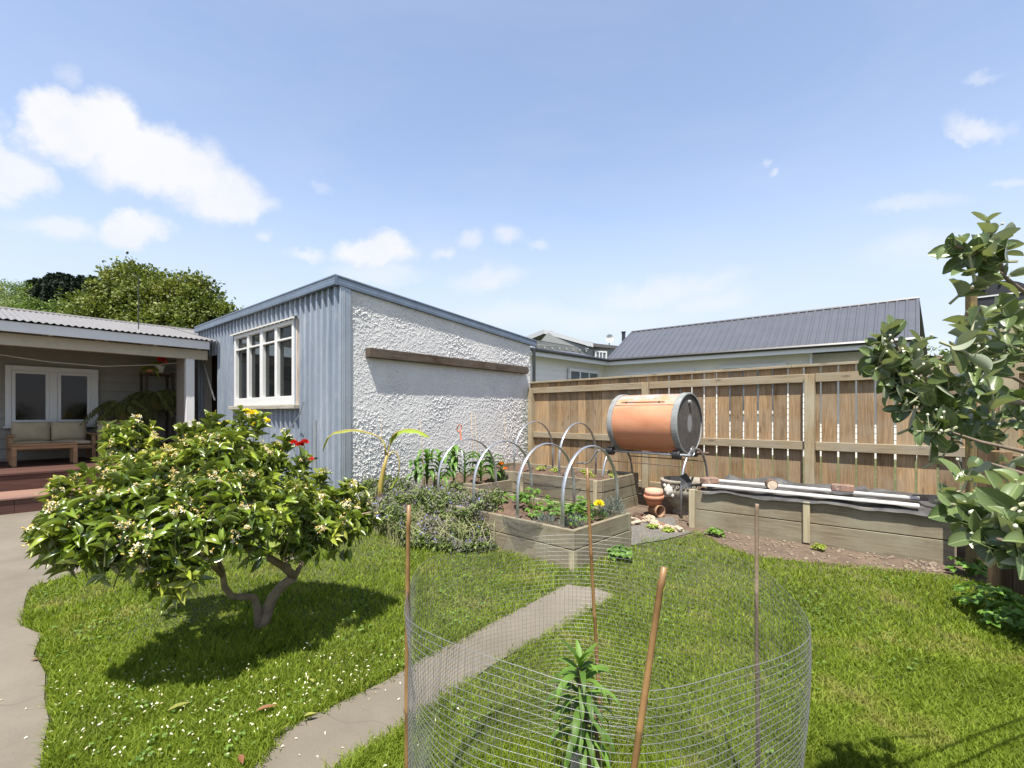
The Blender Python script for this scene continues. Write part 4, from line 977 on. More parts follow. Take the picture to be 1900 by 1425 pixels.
# ------------------------------------------------------------------ citrus tree
m_bark=mat_plain('citrus_bark',(.26,.20,.13),.9,.4,14,bumps=1,c2=(.13,.095,.06),dirt=(.34,.31,.24))
T_cit=[leaf_template([.04,.32,.48,.45,.27,.02],c_,f_) for c_,f_ in ((.15,.3),(.4,.25),(.65,.15),(.05,.4))]
def limb_between(mb,a,b_,r0,r1,seed=0,wob=.05,n=6):
    a=Vector(a);b_=Vector(b_); pts=[];rs=[]
    for k in range(n+1):
        t=k/n; q=noise.noise_vector(Vector((seed*1.7,t*2.5,seed)))*wob*math.sin(PI*t); pts.append(a.lerp(b_,t)+q); rs.append(r0+(r1-r0)*t)
    mb.tube(pts,rs,7); return pts
def make_citrus():
    t=thing('citrus_tree','low spreading citrus tree with glossy green leaves and white blossom on the lawn','tree',(-1.42,2.60,0))
    O=Vector((-1.42,2.60,0))
    T=MB()
    def L3(px,py,Y): return Vector(P(px,py,Y))-O
    def chain(ps,r): 
        k=len(ps); T.tube([L3(*p) for p in ps],[q*.8 for q in r],9); return [L3(*p) for p in ps]
    base=(482,1175,2.60)
    nodes=[]
    nodes+=chain([base,(492,1145,2.60),(505,1110,2.60),(525,1085,2.61),(547,1070,2.62)],[.048,.040,.036,.033,.030])
    nodes+=chain([(547,1070,2.62),(525,1050,2.55),(500,1035,2.45),(470,1030,2.35),(450,1010,2.3)],[.028,.026,.022,.018,.012])
    nodes+=chain([(547,1070,2.62),(560,1045,2.68),(568,1010,2.7),(575,975,2.7),(600,930,2.7)],[.020,.017,.015,.012,.010])
    nodes+=chain([(540,1075,2.62),(532,1040,2.72),(528,1000,2.75),(520,950,2.7),(500,880,2.7)],[.022,.018,.016,.014,.010])
    nodes+=chain([base,(478,1130,2.56),(472,1108,2.54),(452,1108,2.45),(430,1106,2.38),(417,1090,2.34),(413,1062,2.3),(400,1030,2.25)],[.034,.024,.022,.022,.020,.019,.017,.012])
    nodes+=chain([(413,1068,2.3),(380,1035,2.15),(330,1000,2.05),(280,970,2.0)],[.014,.012,.010,.007])
    nodes+=chain([(400,1030,2.25),(395,960,2.3),(380,890,2.4)],[.014,.011,.008])
    nodes+=chain([(470,1030,2.35),(440,960,2.4),(440,880,2.5),(450,830,2.6)],[.016,.013,.010,.007])
    nodes+=chain([(330,1000,2.05),(300,1060,1.95),(255,1090,1.85)],[.008,.006,.004])
    nodes+=chain([(575,975,2.7),(640,960,2.65),(690,950,2.6)],[.011,.008,.005])
    blobs=[(430,862,2.62,.30),(335,885,2.45,.30),(500,905,2.72,.27),(580,940,2.75,.20),(628,960,2.72,.15),(270,930,2.15,.26),(180,950,1.95,.17),(140,968,1.9,.13),(400,935,2.25,.30),(300,980,2.0,.25),
      (500,950,2.4,.28),(215,1005,1.9,.20),(600,975,2.55,.22),(640,970,2.62,.15),(320,1062,1.92,.13),(470,980,2.2,.22),(380,1000,2.05,.22),(250,865,2.5,.19),(400,822,2.7,.17),(488,848,2.75,.15),(130,990,1.85,.14),(225,818,2.45,.10),(560,1010,2.5,.14),(118,1005,1.88,.08),(668,965,2.7,.09)]
    tw=MB(); P_=[];T_=[];N_=[];S_=[];B_=[];BD=[]
    for bi,(px,py,Y,r) in enumerate(blobs):
        c=L3(px,py,Y); r*=.86; n=int(16+300*r*r*6/2.0)
        for i in range(n):
            d=Vector(rng.normal(size=3)).normalized(); 
            if d.z<-.2 and rnd.random()<.5: d.z*=-1
            rr=r*(.45+.62*rnd.random()**.6); rz=.74
            p=c+Vector((d.x*rr,d.y*rr,d.z*rr*rz))
            if p.z<.17: continue
            dir_=(d*.7+Vector((0,0,.65))+Vector(rng.normal(size=3))*.25).normalized()
            nl=rnd.randint(5,9); st=p-dir_*rnd.uniform(.05,.10)
            tw.tube([st-Vector((0,0,.03)),st+dir_*.03,p],[.0032,.0025,.0018],4,cap=False)
            ref=dir_.orthogonal().normalized(); b2=dir_.cross(ref)
            for k in range(nl):
                a=k*2.4+rnd.random(); u=k/nl; q=st.lerp(p,.25+.75*u)
                out=ref*math.cos(a)+b2*math.sin(a); tilt=rnd.uniform(.25,.8)*(1-.5*u)+.15*u
                td=(out+dir_*(tilt+.2)+Vector((0,0,-.28*rnd.random()+.10))).normalized()
                P_.append(q);T_.append(td);N_.append(dir_*.9+Vector((0,0,.35))+Vector(rng.normal(size=3))*.45); S_.append(rnd.uniform(.040,.088)*(1.1-.3*u))
            if rnd.random()<.20 and d.z>-.6:
                for k in range(rnd.randint(4,10)):
                    B_.append(p+Vector(rng.normal(size=3))*.013); BD.append(Vector(rng.normal(size=3))*.7+dir_)
    for (px,py,Y,ux) in [(205,792,2.5,-.5),(250,785,2.5,0),(285,800,2.55,.2),(330,790,2.6,-.3),(395,775,2.7,.1),(440,768,2.75,0),(475,775,2.75,.3),(530,800,2.8,.3),(600,875,2.8,.5),(640,895,2.75,.6),(676,930,2.7,.7),(692,958,2.7,.8),(150,880,2.1,-.4),(100,930,1.9,-.6),(110,905,1.95,-.3),(190,862,2.2,-.3),(556,845,2.8,.3),(365,790,2.65,0),(80,1000,1.88,-.9),(95,1035,1.88,-.9),(120,890,2.0,0),(225,815,2.45,-.2),(668,905,2.7,.5)]:
        tip=L3(px,py,Y)
        for q in range(3):
            dir_=Vector((ux+rnd.uniform(-.3,.3),rnd.uniform(-.4,.2),1)).normalized(); p=tip+Vector(rng.normal(size=3))*.02; st=p-dir_*.13; tw.tube([st,p],[.003,.0018],4,cap=False); ref=dir_.orthogonal().normalized(); b2=dir_.cross(ref)
            for k in range(8):
                a=k*2.4; out=ref*math.cos(a)+b2*math.sin(a); P_.append(st.lerp(p,.2+.8*k/8)); T_.append(out*.8+dir_*.8); N_.append(dir_-out*.4); S_.append(rnd.uniform(.05,.085))
            if q==0: 
                for k in range(6): B_.append(p+Vector(rng.normal(size=3))*.014); BD.append(Vector(rng.normal(size=3))*.7+dir_)
    # drooping large leaves under the left rim
    for i in range(110):
        px=rnd.uniform(100,665); py=1000+ 60*math.sin((px-60)/640*PI)*rnd.random()+rnd.uniform(-25,15); Y=1.85+ (px-75)/625*.75
        if 420<px<560 and py>1010: continue
        p=L3(px,py,Y); P_.append(p);T_.append(Vector((rnd.uniform(-.4,.4),rnd.uniform(-.4,.2),-1)));N_.append(Vector((rnd.uniform(-.5,.5),-1,.3)));S_.append(rnd.uniform(.05,.08))
    S_=np.array(S_)
    V,Fq,U=scatter(T_cit,np.array(P_),np.array(T_),np.array(N_),S_,S_*.38)
    m_c=mat_leaf('citrus_leaf',(.135,.195,.018),(.03,.06,.009),under=(.18,.22,.05),rough=.26,trans=.20,spec=.6,patch=((.33,.34,.05),3.2,.52))
    T.obj('trunk',m_bark,t,True); tw.obj('twigs',mat_plain('green_twig',(.13,.14,.05),.8,.3,20),t); fast_mesh('crown',V,Fq,m_c,t,U,smooth=True)
    # blossom: five narrow petals + yellow centre
    Tp=[leaf_template([.1,.5,.5,.3,.02],.55,.2)]; pp=[];td=[];nn=[]; C=MB()
    for p,d in zip(B_,BD):
        d=d.normalized(); r_=d.orthogonal().normalized(); b2=d.cross(r_)
        for k in range(5):
            a=k*1.257; o=r_*math.cos(a)+b2*math.sin(a); pp.append(p);td.append(o+d*.5);nn.append(d-o*.3)
        C.tube([p,p+d*.007],[.002,.0032],4); e_=p+Vector(rng.normal(size=3))*.012; C.tube([e_,e_+d*.010],[.0022,.0036],4)
    n=len(pp); s=np.full(n,.0125)*(.8+.5*rng.random(n)); V,Fq,U=scatter(Tp,np.array(pp),np.array(td),np.array(nn),s,s*.42)
    tag(fast_mesh('blossom',V,Fq,m_petal,t,U),kind='stuff'); tag(C.obj('blossom_centre',mat_plain('stamen_yellow',(.60,.42,.10),.7,.2,30),t),kind='stuff')
    return t
make_citrus()

# ------------------------------------------------------------------ feijoa on the right
m_fei=mat_leaf('feijoa_leaf',(.10,.14,.045),(.055,.09,.033),under=(.30,.33,.23),rough=.34,trans=.16,veins=True,spec=.55,vcol=(.30,.38,.16))
m_bud=mat_plain('pale_bud',(.58,.58,.44),.7,.2,30)
T_fei=[leaf_template([.10,.33,.45,.5,.5,.45,.33,.07],c_,f_) for c_,f_ in ((.1,.2),(.35,.15),(-.15,.25),(.2,.35))]
def make_feijoa():
    t=thing('feijoa_shrub','grey-green broadleaf shrub with pale-backed leaves reaching in from the right edge','shrub',(2.35,1.75,0)); O=Vector((2.35,1.75,0))
    T=MB(); tw=MB(); B=MB(); P_=[];T_=[];N_=[];S_=[]
    def L3(px,py,Y): return Vector(P(px,py,Y))-O
    def sprig(tip,dir_,ln,nl,ls,buds=True):
        dir_=dir_.normalized(); st=tip-dir_*ln; tw.tube([st,st.lerp(tip,.5)+Vector(rng.normal(size=3))*.005,tip],[.0028,.0022,.0015],5)
        ref=dir_.orthogonal().normalized(); b2=dir_.cross(ref); n=nl//2; ph=rnd.random()*PI
        for k in range(n):
            u=(k+.6)/n; a=ph+k*PI/2; q=st.lerp(tip,u)
            for sg in (1,-1):
                o=(ref*math.cos(a)+b2*math.sin(a))*sg
                s=ls*rnd.uniform(.75,1.15)*(1.0 if u<.8 else .65)
                P_.append(q);T_.append((o*.9+dir_*rnd.uniform(.5,1.1)).normalized()+Vector(rng.normal(size=3))*.12)
                nz=dir_*.8-o*.5+Vector((0,-.35,.55))+Vector(rng.normal(size=3))*.3
                N_.append(nz);S_.append(s)
        if buds and rnd.random()<.6:
            for k in range(rnd.randint(2,5)):
                q=st.lerp(tip,rnd.uniform(.3,.8)); d=Vector(rng.normal(size=3)).normalized()*.02+Vector((0,-.004,.01)); tw.tube([q,q+d],.0008,4); B.blob(q+d,.0024,4,k,0,1.2)
    br=[[(1990,640,1.0),(1930,560,.96),(1890,535,.92),(1862,512,.90),(1838,492,.88),(1812,470,.86)],
        [(1990,800,1.0),(1900,748,.95),(1830,742,.93),(1765,735,.91),(1722,712,.90),(1690,690,.9),(1672,655,.9),(1655,625,.9)],
        [(1990,860,.9),(1900,838,.88),(1820,820,.86),(1760,800,.86)],
        [(1990,1000,.62),(1900,985,.60),(1850,960,.6),(1800,950,.6)],
        [(1990,760,1.2),(1880,700,1.15),(1800,690,1.1),(1740,660,1.1)],
        [(1990,900,.75),(1900,880,.74),(1840,860,.75)],
        [(1722,712,.90),(1700,720,.9),(1660,715,.9)],
        [(1862,512,.90),(1850,480,.9),(1838,440,.9),(1832,410,.9)],
        [(1812,470,.86),(1790,462,.86),(1768,455,.86)],
        [(1990,1050,.5),(1900,1010,.5),(1850,1000,.5)]]
    for i,b_ in enumerate(br):
        k=len(b_); T.tube([L3(*p) for p in b_],[.0055-.0040*j/(k-1) for j in range(k)],7)
    spr=[]
    def add(px,py,Y,dx,dz,ln=.085,nl=7,ls=.047): spr.append((px,py,Y,dx,dz,ln,nl,ls))
    # sky sprig group
    for a in [(1760,455,.86,-1,.3),(1785,440,.86,-.3,1),(1832,402,.9,0,1),(1838,430,.9,.3,1),(1820,452,.87,-.5,.8),(1862,440,.9,.6,.8),(1875,468,.9,1,.3),(1815,500,.88,-.4,-.9),(1850,500,.88,.3,.4),(1885,508,.9,1,.4),(1805,470,.86,-.6,.1)]: add(*a)
    # left arm
    for a in [(1640,610,.9,-.2,1),(1655,600,.9,.1,1),(1622,640,.9,-1,.4),(1610,660,.9,-1,.1),(1615,690,.9,-.8,-.4),(1650,660,.9,-.3,.8),(1675,640,.9,.3,1),(1700,660,.9,.4,1),(1712,625,.92,.3,1),(1640,700,.9,-1,.1),(1640,735,.9,-1,-.3),(1670,690,.88,-.3,.6),(1690,720,.88,-.3,-.6),
              (1660,765,.9,-.9,-.4),(1690,750,.88,-.4,-.6),(1720,690,.9,.2,.9),(1745,700,.9,.2,.9),(1735,745,.88,-.3,-.7),(1760,760,.88,-.5,-.3),(1700,800,.86,-1,-.1),(1730,810,.86,-.6,-.5),(1685,670,.92,0,1)]: add(*a)
    # middle mass
    for i in range(27):
        px=rnd.uniform(1745,1930); lo=620 if px>1780 else 650; py=rnd.uniform(lo,905); add(px,py,rnd.uniform(.82,1.15),rnd.uniform(-1,.4),rnd.uniform(-.3,1),.09,7,.048)
    for i in range(14): add(rnd.uniform(1800,1920),rnd.uniform(560,640),rnd.uniform(.85,1.05),rnd.uniform(-.8,.6),rnd.uniform(.1,1),.09,7,.048)
    # lower near mass with larger leaves
    for a in [(1765,935,.60,-.9,.4),(1785,975,.58,-1,-.1),(1790,930,.6,-.5,.9),(1830,935,.58,-.3,.8),(1845,975,.52,-.6,-.3),(1870,925,.55,0,1),(1890,960,.5,.1,.7),(1800,1000,.55,-1,-.2),(1885,890,.6,-.2,.9),(1850,905,.62,-.4,.7),(1905,1005,.48,-.3,.2),(1870,1010,.5,-.8,-.2),(1895,1040,.5,-.4,-.6)]: add(*a,ln=.065,nl=6,ls=.042)
    for (px,py,Y,dx,dz,ln,nl,ls) in spr:
        sprig(L3(px,py,Y),Vector((dx,rnd.uniform(-.5,.1),dz)),ln,nl,ls)
    nv_=len(P_)
    # body of the shrub standing outside the picture: it casts the shade on the right
    for (cx,cy,cz,r) in [(.55,-.15,1.1,.50),(.7,.25,1.3,.5),(.45,.0,.7,.40),(.75,-.6,1.15,.45),(.6,.35,.85,.4)]:
        for i in range(330):
            d=Vector(rng.normal(size=3)).normalized(); q=Vector((cx,cy,cz))+d*r*(.6+.4*rnd.random())
            w_=q+O
            if w_.y>0 and w_.x/w_.y<1.12: continue
            for k in range(5):
                P_.append(q+Vector(rng.normal(size=3))*.03);T_.append(d+Vector(rng.normal(size=3))*.8);N_.append(Vector(rng.normal(size=3))+Vector((0,0,.8)));S_.append(rnd.uniform(.045,.06))
    T.tube([(.0,.0,0),(.02,.0,.35),(.0,-.05,.8)],[.045,.038,.03],8)
    T.tube([(.0,-.05,.8),(-.2,-.3,.95),L3(1990,800,1.0)],[.008,.005,.005],7); T.tube([(.0,-.05,.8),(-.2,-.35,1.2),L3(1990,640,1.0)],[.008,.005,.005],7); T.tube([(.0,-.02,.6),(-.5,-.6,.9),L3(1990,1000,.62)],[.008,.005,.005],7)
    S_=np.array(S_); V,Fq,U=scatter(T_fei,np.array(P_),np.array(T_),np.array(N_),S_,S_*.60)
    T.obj('trunk',mat_plain('greyish_bark',(.20,.15,.11),.85,.35,30,bumps=.6),t,True); tw.obj('twigs',mat_plain('pale_twig',(.33,.33,.20),.8,.3,20),t); fast_mesh('crown',V,Fq,m_fei,t,U,smooth=True); tag(B.obj('buds',m_bud,t,True),kind='stuff')
make_feijoa()

# ------------------------------------------------------------------ wire cage with stakes and young plant
CX,CY,CR,CH=.207,1.237,.474,.76
def cage():
    V=[];Fq=[]
    def ring_r(a,z): return CR+.012*math.sin(a*3+z*4)+.007*math.sin(a*7+z*9)+.006*noise.noise(Vector((math.cos(a)*4,math.sin(a)*4,z*5)))
    def wire(pts,r,closed=False):
        n=len(pts); base=len(V)
        for i,p in enumerate(pts):
            q=Vector(pts[(i+1)%n if closed else min(i+1,n-1)])-Vector(pts[(i-1)%n if closed else max(i-1,0)]); q.normalize()
            a=q.cross(Vector((0,0,1))) if abs(q.z)<.9 else q.cross(Vector((1,0,0))); a.normalize(); b_=q.cross(a)
            for k in range(3):
                t=2*PI*k/3; V.append(tuple(Vector(p)+(a*math.cos(t)+b_*math.sin(t))*r))
        for i in range(n if closed else n-1):
            j=(i+1)%n
            for k in range(3): Fq.append((base+i*3+k,base+i*3+(k+1)%3,base+j*3+(k+1)%3,base+j*3+k))
    def zof(a,z): return z+ (.012*math.sin(a*2+1.1)+.006*math.sin(a*5))*(z/CH)
    def pos(a,z):
        r=ring_r(a,z); return (CX+r*math.cos(a),CY+r*math.sin(a),zof(a,z))
    nr=51
    for i in range(nr+1):
        z=.005+(CH-.005)*i/nr; wire([pos(2*PI*k/110,z) for k in range(110)],.00058 if i<nr else .00080,True)
    nv=192
    for k in range(nv):
        a=2*PI*k/nv; wire([pos(a+.004*math.sin(k),CH*j/8) for j in range(9)],.00048)
    return fast_mesh('wire_cage',np.array(V),np.array(Fq),mat_plain('galvanised_wire',(.26,.26,.255),.4,.2,20,metal=.5))
tag(cage(),'round galvanised wire mesh cage standing on the lawn in the foreground','cage')
m_bam=mat_plain('bamboo',(.25,.145,.055),.45,.3,14,c2=(.14,.07,.028)); m_bam2=mat_plain('weathered_bamboo',(.27,.20,.13),.6,.3,14,c2=(.16,.11,.075))
def stake(lab,top,bot,r,mat):
    top=Vector(top);bot=Vector(bot); mb=MB(); pts=[];rs=[]; n=4
    L_=(top-bot).length; k=0; s=0
    while s<L_:
        for ds,rr in ((0,1),(.006,1.25),(.012,1)): 
            pts.append(bot.lerp(top,min(1,(s+ds)/L_))); rs.append(r*rr*(1-.15*s/L_))
        s+=.23+.02*math.sin(k*3); k+=1
    pts.append(top); rs.append(r*.85); pts=[p+Vector((.0012*math.sin(i*.5),0,0)) for i,p in enumerate(pts)]
    mb.tube(pts,rs,9); return tag(mb.obj('bamboo_stake',mat,None,True),lab,'stake','bamboo stakes around the wire cage')
stake('bamboo stake at the left side of the wire cage, tied to its rim',P(758,937,1.15),(-.262,1.15,0),.0062,m_bam)
stake('reddish bamboo stake at the back of the wire cage before the raised bed',P(1089,868,1.69),(.325,1.70,0),.0066,m_bam)
stake('leaning orange bamboo stake at the front of the wire cage',P(1231,1052,.772),(.105,.745,0),.0062,m_bam)
stake('straight grey-topped bamboo stake at the right of the wire cage',P(1404,935,1.33),(.705,1.34,0),.0060,m_bam2)
# young strap-leaved plant
m_strap=mat_leaf('strap_leaf',(.10,.185,.028),(.06,.12,.022),rough=.5,trans=.30,spec=.3)
def strap_plant():
    t=thing('young_plant','young strap-leaved plant with drooping green leaves inside the wire cage','plant',(.215,1.36,0))
    st=MB(); st.tube([(0,0,0),(.003,0,.2),(-.012,0,.36),(-.02,0,.46)],[.012,.011,.009,.006],8); st.tube([(.03,.01,0),(.035,0,.2),(.025,0,.33)],[.008,.007,.004],6); st.obj('stem',mat_plain('brown_stem',(.14,.08,.05),.8,.4,20),t,True)
    mb=MB()
    for i in range(58):
        a=i*2.4+rnd.random()*.5; h=.22+.26*(i/58); l=rnd.uniform(.10,.155)*(1 if i<50 else .6); up=1.6 if i>52 else rnd.uniform(.5,1.4)*(i/58)+.15; w=rnd.uniform(.008,.012)
        n=8; vs=[]; d=Vector((math.cos(a),math.sin(a),0)); s=Vector((-d.y,d.x,0)); p=Vector((-.015*(h/.46),0,h)); ang=math.atan(up)
        for k in range(n+1):
            u=k/n; ww=w*math.sin(PI*min(1,u*.86+.12))**.7 if u<1 else .001
            q=Vector((0,0,1)); nn=(q*math.cos(ang)-d*math.sin(ang))
            vs+= [p-s*ww+nn*ww*.35,p,p+s*ww+nn*ww*.35]; p=p+(d*math.cos(ang)+Vector((0,0,1))*math.sin(ang))*l/n; ang-= (.19+.17*u) if i<=52 else .06
        mb.add(vs,[(k*3+j,k*3+j+1,k*3+j+4,k*3+j+3) for k in range(n) for j in (0,1)])
    mb.obj('leaves',m_strap,t,True)
strap_plant()
o=MB().box(-.016,-.004,0,.016,.004,.30,.002).obj('grey_stake',mat_plain('grey_timber_slat',(.36,.34,.28),.8,.2,15)); o.location=(.165,1.42,0); o.rotation_euler=(0,R(14),R(20)); tag(o,'short flat grey timber slat leaning beside the young plant in the cage','stake')

# ------------------------------------------------------------------ bed plants
m_straw=mat_leaf('strawberry_leaf',(.13,.24,.035),(.08,.17,.028),rough=.4,trans=.3)
T_lobe=[leaf_template([.1,.42,.5,.38,.05],.3,.2)]
def in_frame(org,ang,x,y): return (org[0]+x*math.cos(ang)-y*math.sin(ang),org[1]+x*math.sin(ang)+y*math.cos(ang))
def leafy_plant(name,lab,cat,x,y,z,n,ln,hgt,mat,group=None,petiole=True,tm=T_lobe,asp=.8,trif=3):
    t=thing(name,lab,cat,(x,y,z),rnd.uniform(0,6),group); P_=[];T_=[];N_=[];S_=[]; st=MB()
    for i in range(n):
        a=rnd.uniform(0,2*PI); r=rnd.uniform(.15,1)*hgt*.9; h=hgt*rnd.uniform(.45,1.05)*(1.1-.5*r/hgt); p=Vector((math.cos(a)*r,math.sin(a)*r,h)); st.tube([(0,0,0),p*.6+Vector((0,0,h*.15)),p],.0016,3)
        for k in range(trif):
            b_=a+(k-(trif-1)/2)*1.1; P_.append(p);T_.append((math.cos(b_),math.sin(b_),rnd.uniform(-.1,.35)));N_.append((math.cos(a)*.35,math.sin(a)*.35,1));S_.append(ln*rnd.uniform(.7,1.1))
    S_=np.array(S_); V,Fq,U=scatter(tm,np.array(P_),np.array(T_,float),np.array(N_,float),S_,S_*asp); st.obj('stem',mat,t); fast_mesh('foliage',V,Fq,mat,t,U); return t
sp=[((.30,.20),1.0,'strawberry plant in the middle front of the bed beneath the nearest hoop'),((.42,.52),1.15,'strawberry plant between the two nearest hoops'),((.62,.95),1.25,'tall strawberry plant beside the second hoop'),((.55,1.35),.9,'small strawberry plant between the second and third hoops'),((.70,.42),1.1,'strawberry plant near the back edge of the bed left of the yellow flower'),((.25,.62),.7,'small strawberry plant near the net-hung front board'),((.75,1.25),.8,'strawberry plant at the back edge of the bed near the bare soil')]
for (x,y),s,lab in sp:
    X,Y=in_frame(A1,a1,x,y); leafy_plant('strawberry_plant',lab,'plant',X,Y,.26,int(24*s),.048*s**.5,.15*s,m_straw,'strawberry plants in the front bed')
m_grey=mat_leaf('grey_lavender',(.17,.20,.17),(.10,.125,.105),rough=.7,trans=.1,spec=.2)
T_thin=[leaf_template([.3,.5,.4,.1],.25,.05)]
def spiky(name,lab,x,y,z,n,r,h,mat,cat='plant',wd=.0035,ln=.035,group=None):
    t=thing(name,lab,cat,(x,y,z),0,group); d=rand_dirs(n); d[:,2]=np.abs(d[:,2]); q=d*np.array([r,r,h])*(.4+.6*rng.random((n,1))); V,Fq,U=scatter(T_thin,q,d+rng.normal(size=(n,3))*.25+np.array([0,0,.5]),rand_dirs(n),ln*(.6+.6*rng.random(n)),np.full(n,wd)); fast_mesh('foliage',V,Fq,mat,t,U); return t
X,Y=in_frame(A1,a1,.80,.14); spiky('lavender','spiky grey-green lavender bush at the back right corner of the strawberry bed',X,Y,.27,900,.13,.17,m_grey)
X,Y=in_frame(A1,a1,.20,.16); spiky('dianthus','low grey-green carnation tuft at the front corner of the strawberry bed',X,Y,.27,420,.13,.09,m_grey,ln=.045)
X,Y=in_frame(A1,a1,.12,.38); spiky('dianthus','grey-green carnation tuft along the front board under the nearest hoop',X,Y,.27,260,.09,.08,m_grey,ln=.045)
m_yel=mat_leaf('yellow_petal',(.80,.66,.04),(.75,.55,.03),rough=.6,trans=.25,spec=.2); m_or=mat_leaf('orange_petal',(.85,.27,.02),(.8,.2,.01),rough=.6,trans=.25,spec=.2)
def pompon(parent,c,r,mat,n=70,name='flower'):
    d=rand_dirs(n); d[:,2]=np.abs(d[:,2])*.7+.15; q=np.array(c)+d*r*.35; V,Fq,U=scatter(T_pet,q,d,rand_dirs(n)+np.array([0,0,.5]),np.full(n,r*.8),np.full(n,r*.55)); return fast_mesh(name,V,Fq,mat,parent,U)
m_dkgr=mat_leaf('dark_green_leaf',(.07,.12,.03),(.04,.08,.02),rough=.5,trans=.2)
X,Y=in_frame(A1,a1,.60,.16); mg=spiky('yellow_marigold','bright yellow marigold flowering in the strawberry bed beside the lavender',X,Y,.27,260,.09,.10,m_dkgr,ln=.03,wd=.006); st=MB(); st.tube([(0,0,0),(0,-.01,.13)],.003,5); st.obj('stem',m_dkgr,mg); pompon(mg,(0,-.01,.13),.045,m_yel,110)
# orange marigold in low bed
X,Y=in_frame(A3,a3,.55,.12); mg=spiky('orange_marigold','orange marigold flowering in the low bed by the wall corner',X,Y,.30,200,.07,.14,m_dkgr,ln=.03,wd=.006); pompon(mg,(0,0,.22),.042,m_or,80); pompon(mg,(.06,-.02,.16),.03,m_or,50); st=MB(); st.tube([(0,0,0),(0,0,.22)],.003,5); st.tube([(0,0,.05),(.06,-.02,.16)],.002,5); st.obj('stem',m_dkgr,mg)
# seedlings in the rear bed
for (x,y),lab in (((.35,.35),'small light-green seedling in the rear bed near its right corner'),((.55,.15),'seedling clump at the right end of the rear bed'),((.55,1.3),'seedling in the rear bed beside the far hoop'),((.65,.6),'leafy seedling behind the nearest rear-bed hoop'),((.5,1.0),'tiny seedling in the middle of the rear bed')):
    X,Y=in_frame(A2,a2,x,y); leafy_plant('seedling',lab,'plant',X,Y,.38,14,.035,.08,m_lime,'seedlings in the rear bed',tm=T_lobe,asp=.7)
# corn
m_corn=mat_leaf('corn_leaf',(.10,.20,.035),(.065,.14,.03),rough=.45,trans=.3)
def corn(lab,x,y,z,h):
    t=thing('corn_plant',lab,'plant',(x,y,z),rnd.uniform(0,6),'young corn plants beside the plaster wall'); st=MB(); st.tube([(0,0,0),(.005,0,h*.5),(0,0,h*.8)],[.013,.011,.004],7); st.obj('stalk',m_corn,t,True); mb=MB()
    for i in range(14):
        a=i*PI+rnd.uniform(-.6,.6); hh=h*(.08+.72*i/14); l=rnd.uniform(.24,.36)*h/.5; w=rnd.uniform(.024,.036); ang=rnd.uniform(.9,1.25); d=Vector((math.cos(a),math.sin(a),0)); s=Vector((-d.y,d.x,0)); p=Vector((0,0,hh)); vs=[]; n=8
        for k in range(n+1):
            u=k/n; ww=w*(math.sin(PI*(.15+.8*u))) ; nn=Vector((0,0,1))*math.cos(ang)-d*math.sin(ang)
            vs+=[p-s*ww+nn*ww*.4,p,p+s*ww+nn*ww*.4]; p=p+(d*math.cos(ang)+Vector((0,0,1))*math.sin(ang))*l/n; ang-=.32
        mb.add(vs,[(k*3+j,k*3+j+1,k*3+j+4,k*3+j+3) for k in range(n) for j in (0,1)])
    mb.obj('leaves',m_corn,t,True)
for i,(px,py,Yc,h,lab) in enumerate([(772,893,6.2,.36,'short corn plant at the left end of the row by the plaster wall'),(792,895,6.0,.50,'corn plant just right of the shortest one by the plaster wall'),(815,896,5.95,.50,'third corn plant from the left against the plaster wall'),(842,894,6.05,.56,'tall corn plant behind the orange tie and thin rod'),(862,894,6.0,.52,'corn plant between the orange tie and the third hoop'),(892,890,6.15,.46,'corn plant behind the third hoop'),(913,886,6.3,.40,'rightmost corn plant beside the orange marigold')]):
    x,y,z=P(px,py,Yc); corn(lab,x,y,max(0,z-.02),h*.95)
# thin canes and tie
def cane(lab,px0,py0,px1,py1,Y,r=.005,mat=m_bam,name='garden_cane'):
    mb=MB(); mb.tube([P(px1,py1,Y-.05),P((px0+px1)/2+1,(py0+py1)/2,Y),P(px0,py0,Y)],[r,r*.9,r*.6],6); return tag(mb.obj(name,mat,None,True),lab,'cane')
m_dry=mat_plain('dry_cane',(.45,.32,.17),.7,.3,20)
cane('thin dry cane rising beside the left end of the corn',779,778,788,905,5.75,.0045,m_dry); cane('faint grey cane left of the corn against the plaster wall',707,775,708,860,5.9,.003,m_dry)
cane('left cane of a pair standing behind the third hoop',874,765,878,885,6.2,.005,m_dry); cane('right cane of a pair leaning behind the third hoop',881,765,888,905,6.1,.0045,m_dry); cane('thin cane near the plaster wall corner by the orange marigold',935,768,943,880,6.5,.004,m_dry)
cane('short slim metal rod below the orange tie',857,835,859,905,5.7,.005,m_steel,'metal_rod')
ti=MB(); ox,oy,oz=P(852,803,5.0); ti.tube([(ox+.04*math.cos(a*.5)*(.6+.1*math.sin(a)),oy,oz+.05+.035*math.sin(a*.5+.3)) for a in range(0,22)],.006,5); ti.tube([(ox+.01,oy,oz+.03),(ox+.022,oy,oz-.08)],.008,6); tag(ti.obj('orange_tie',mat_plain('orange_string',(.72,.22,.10),.7,.2,20)),'orange string tie wound on top of the farthest front hoop','tie')

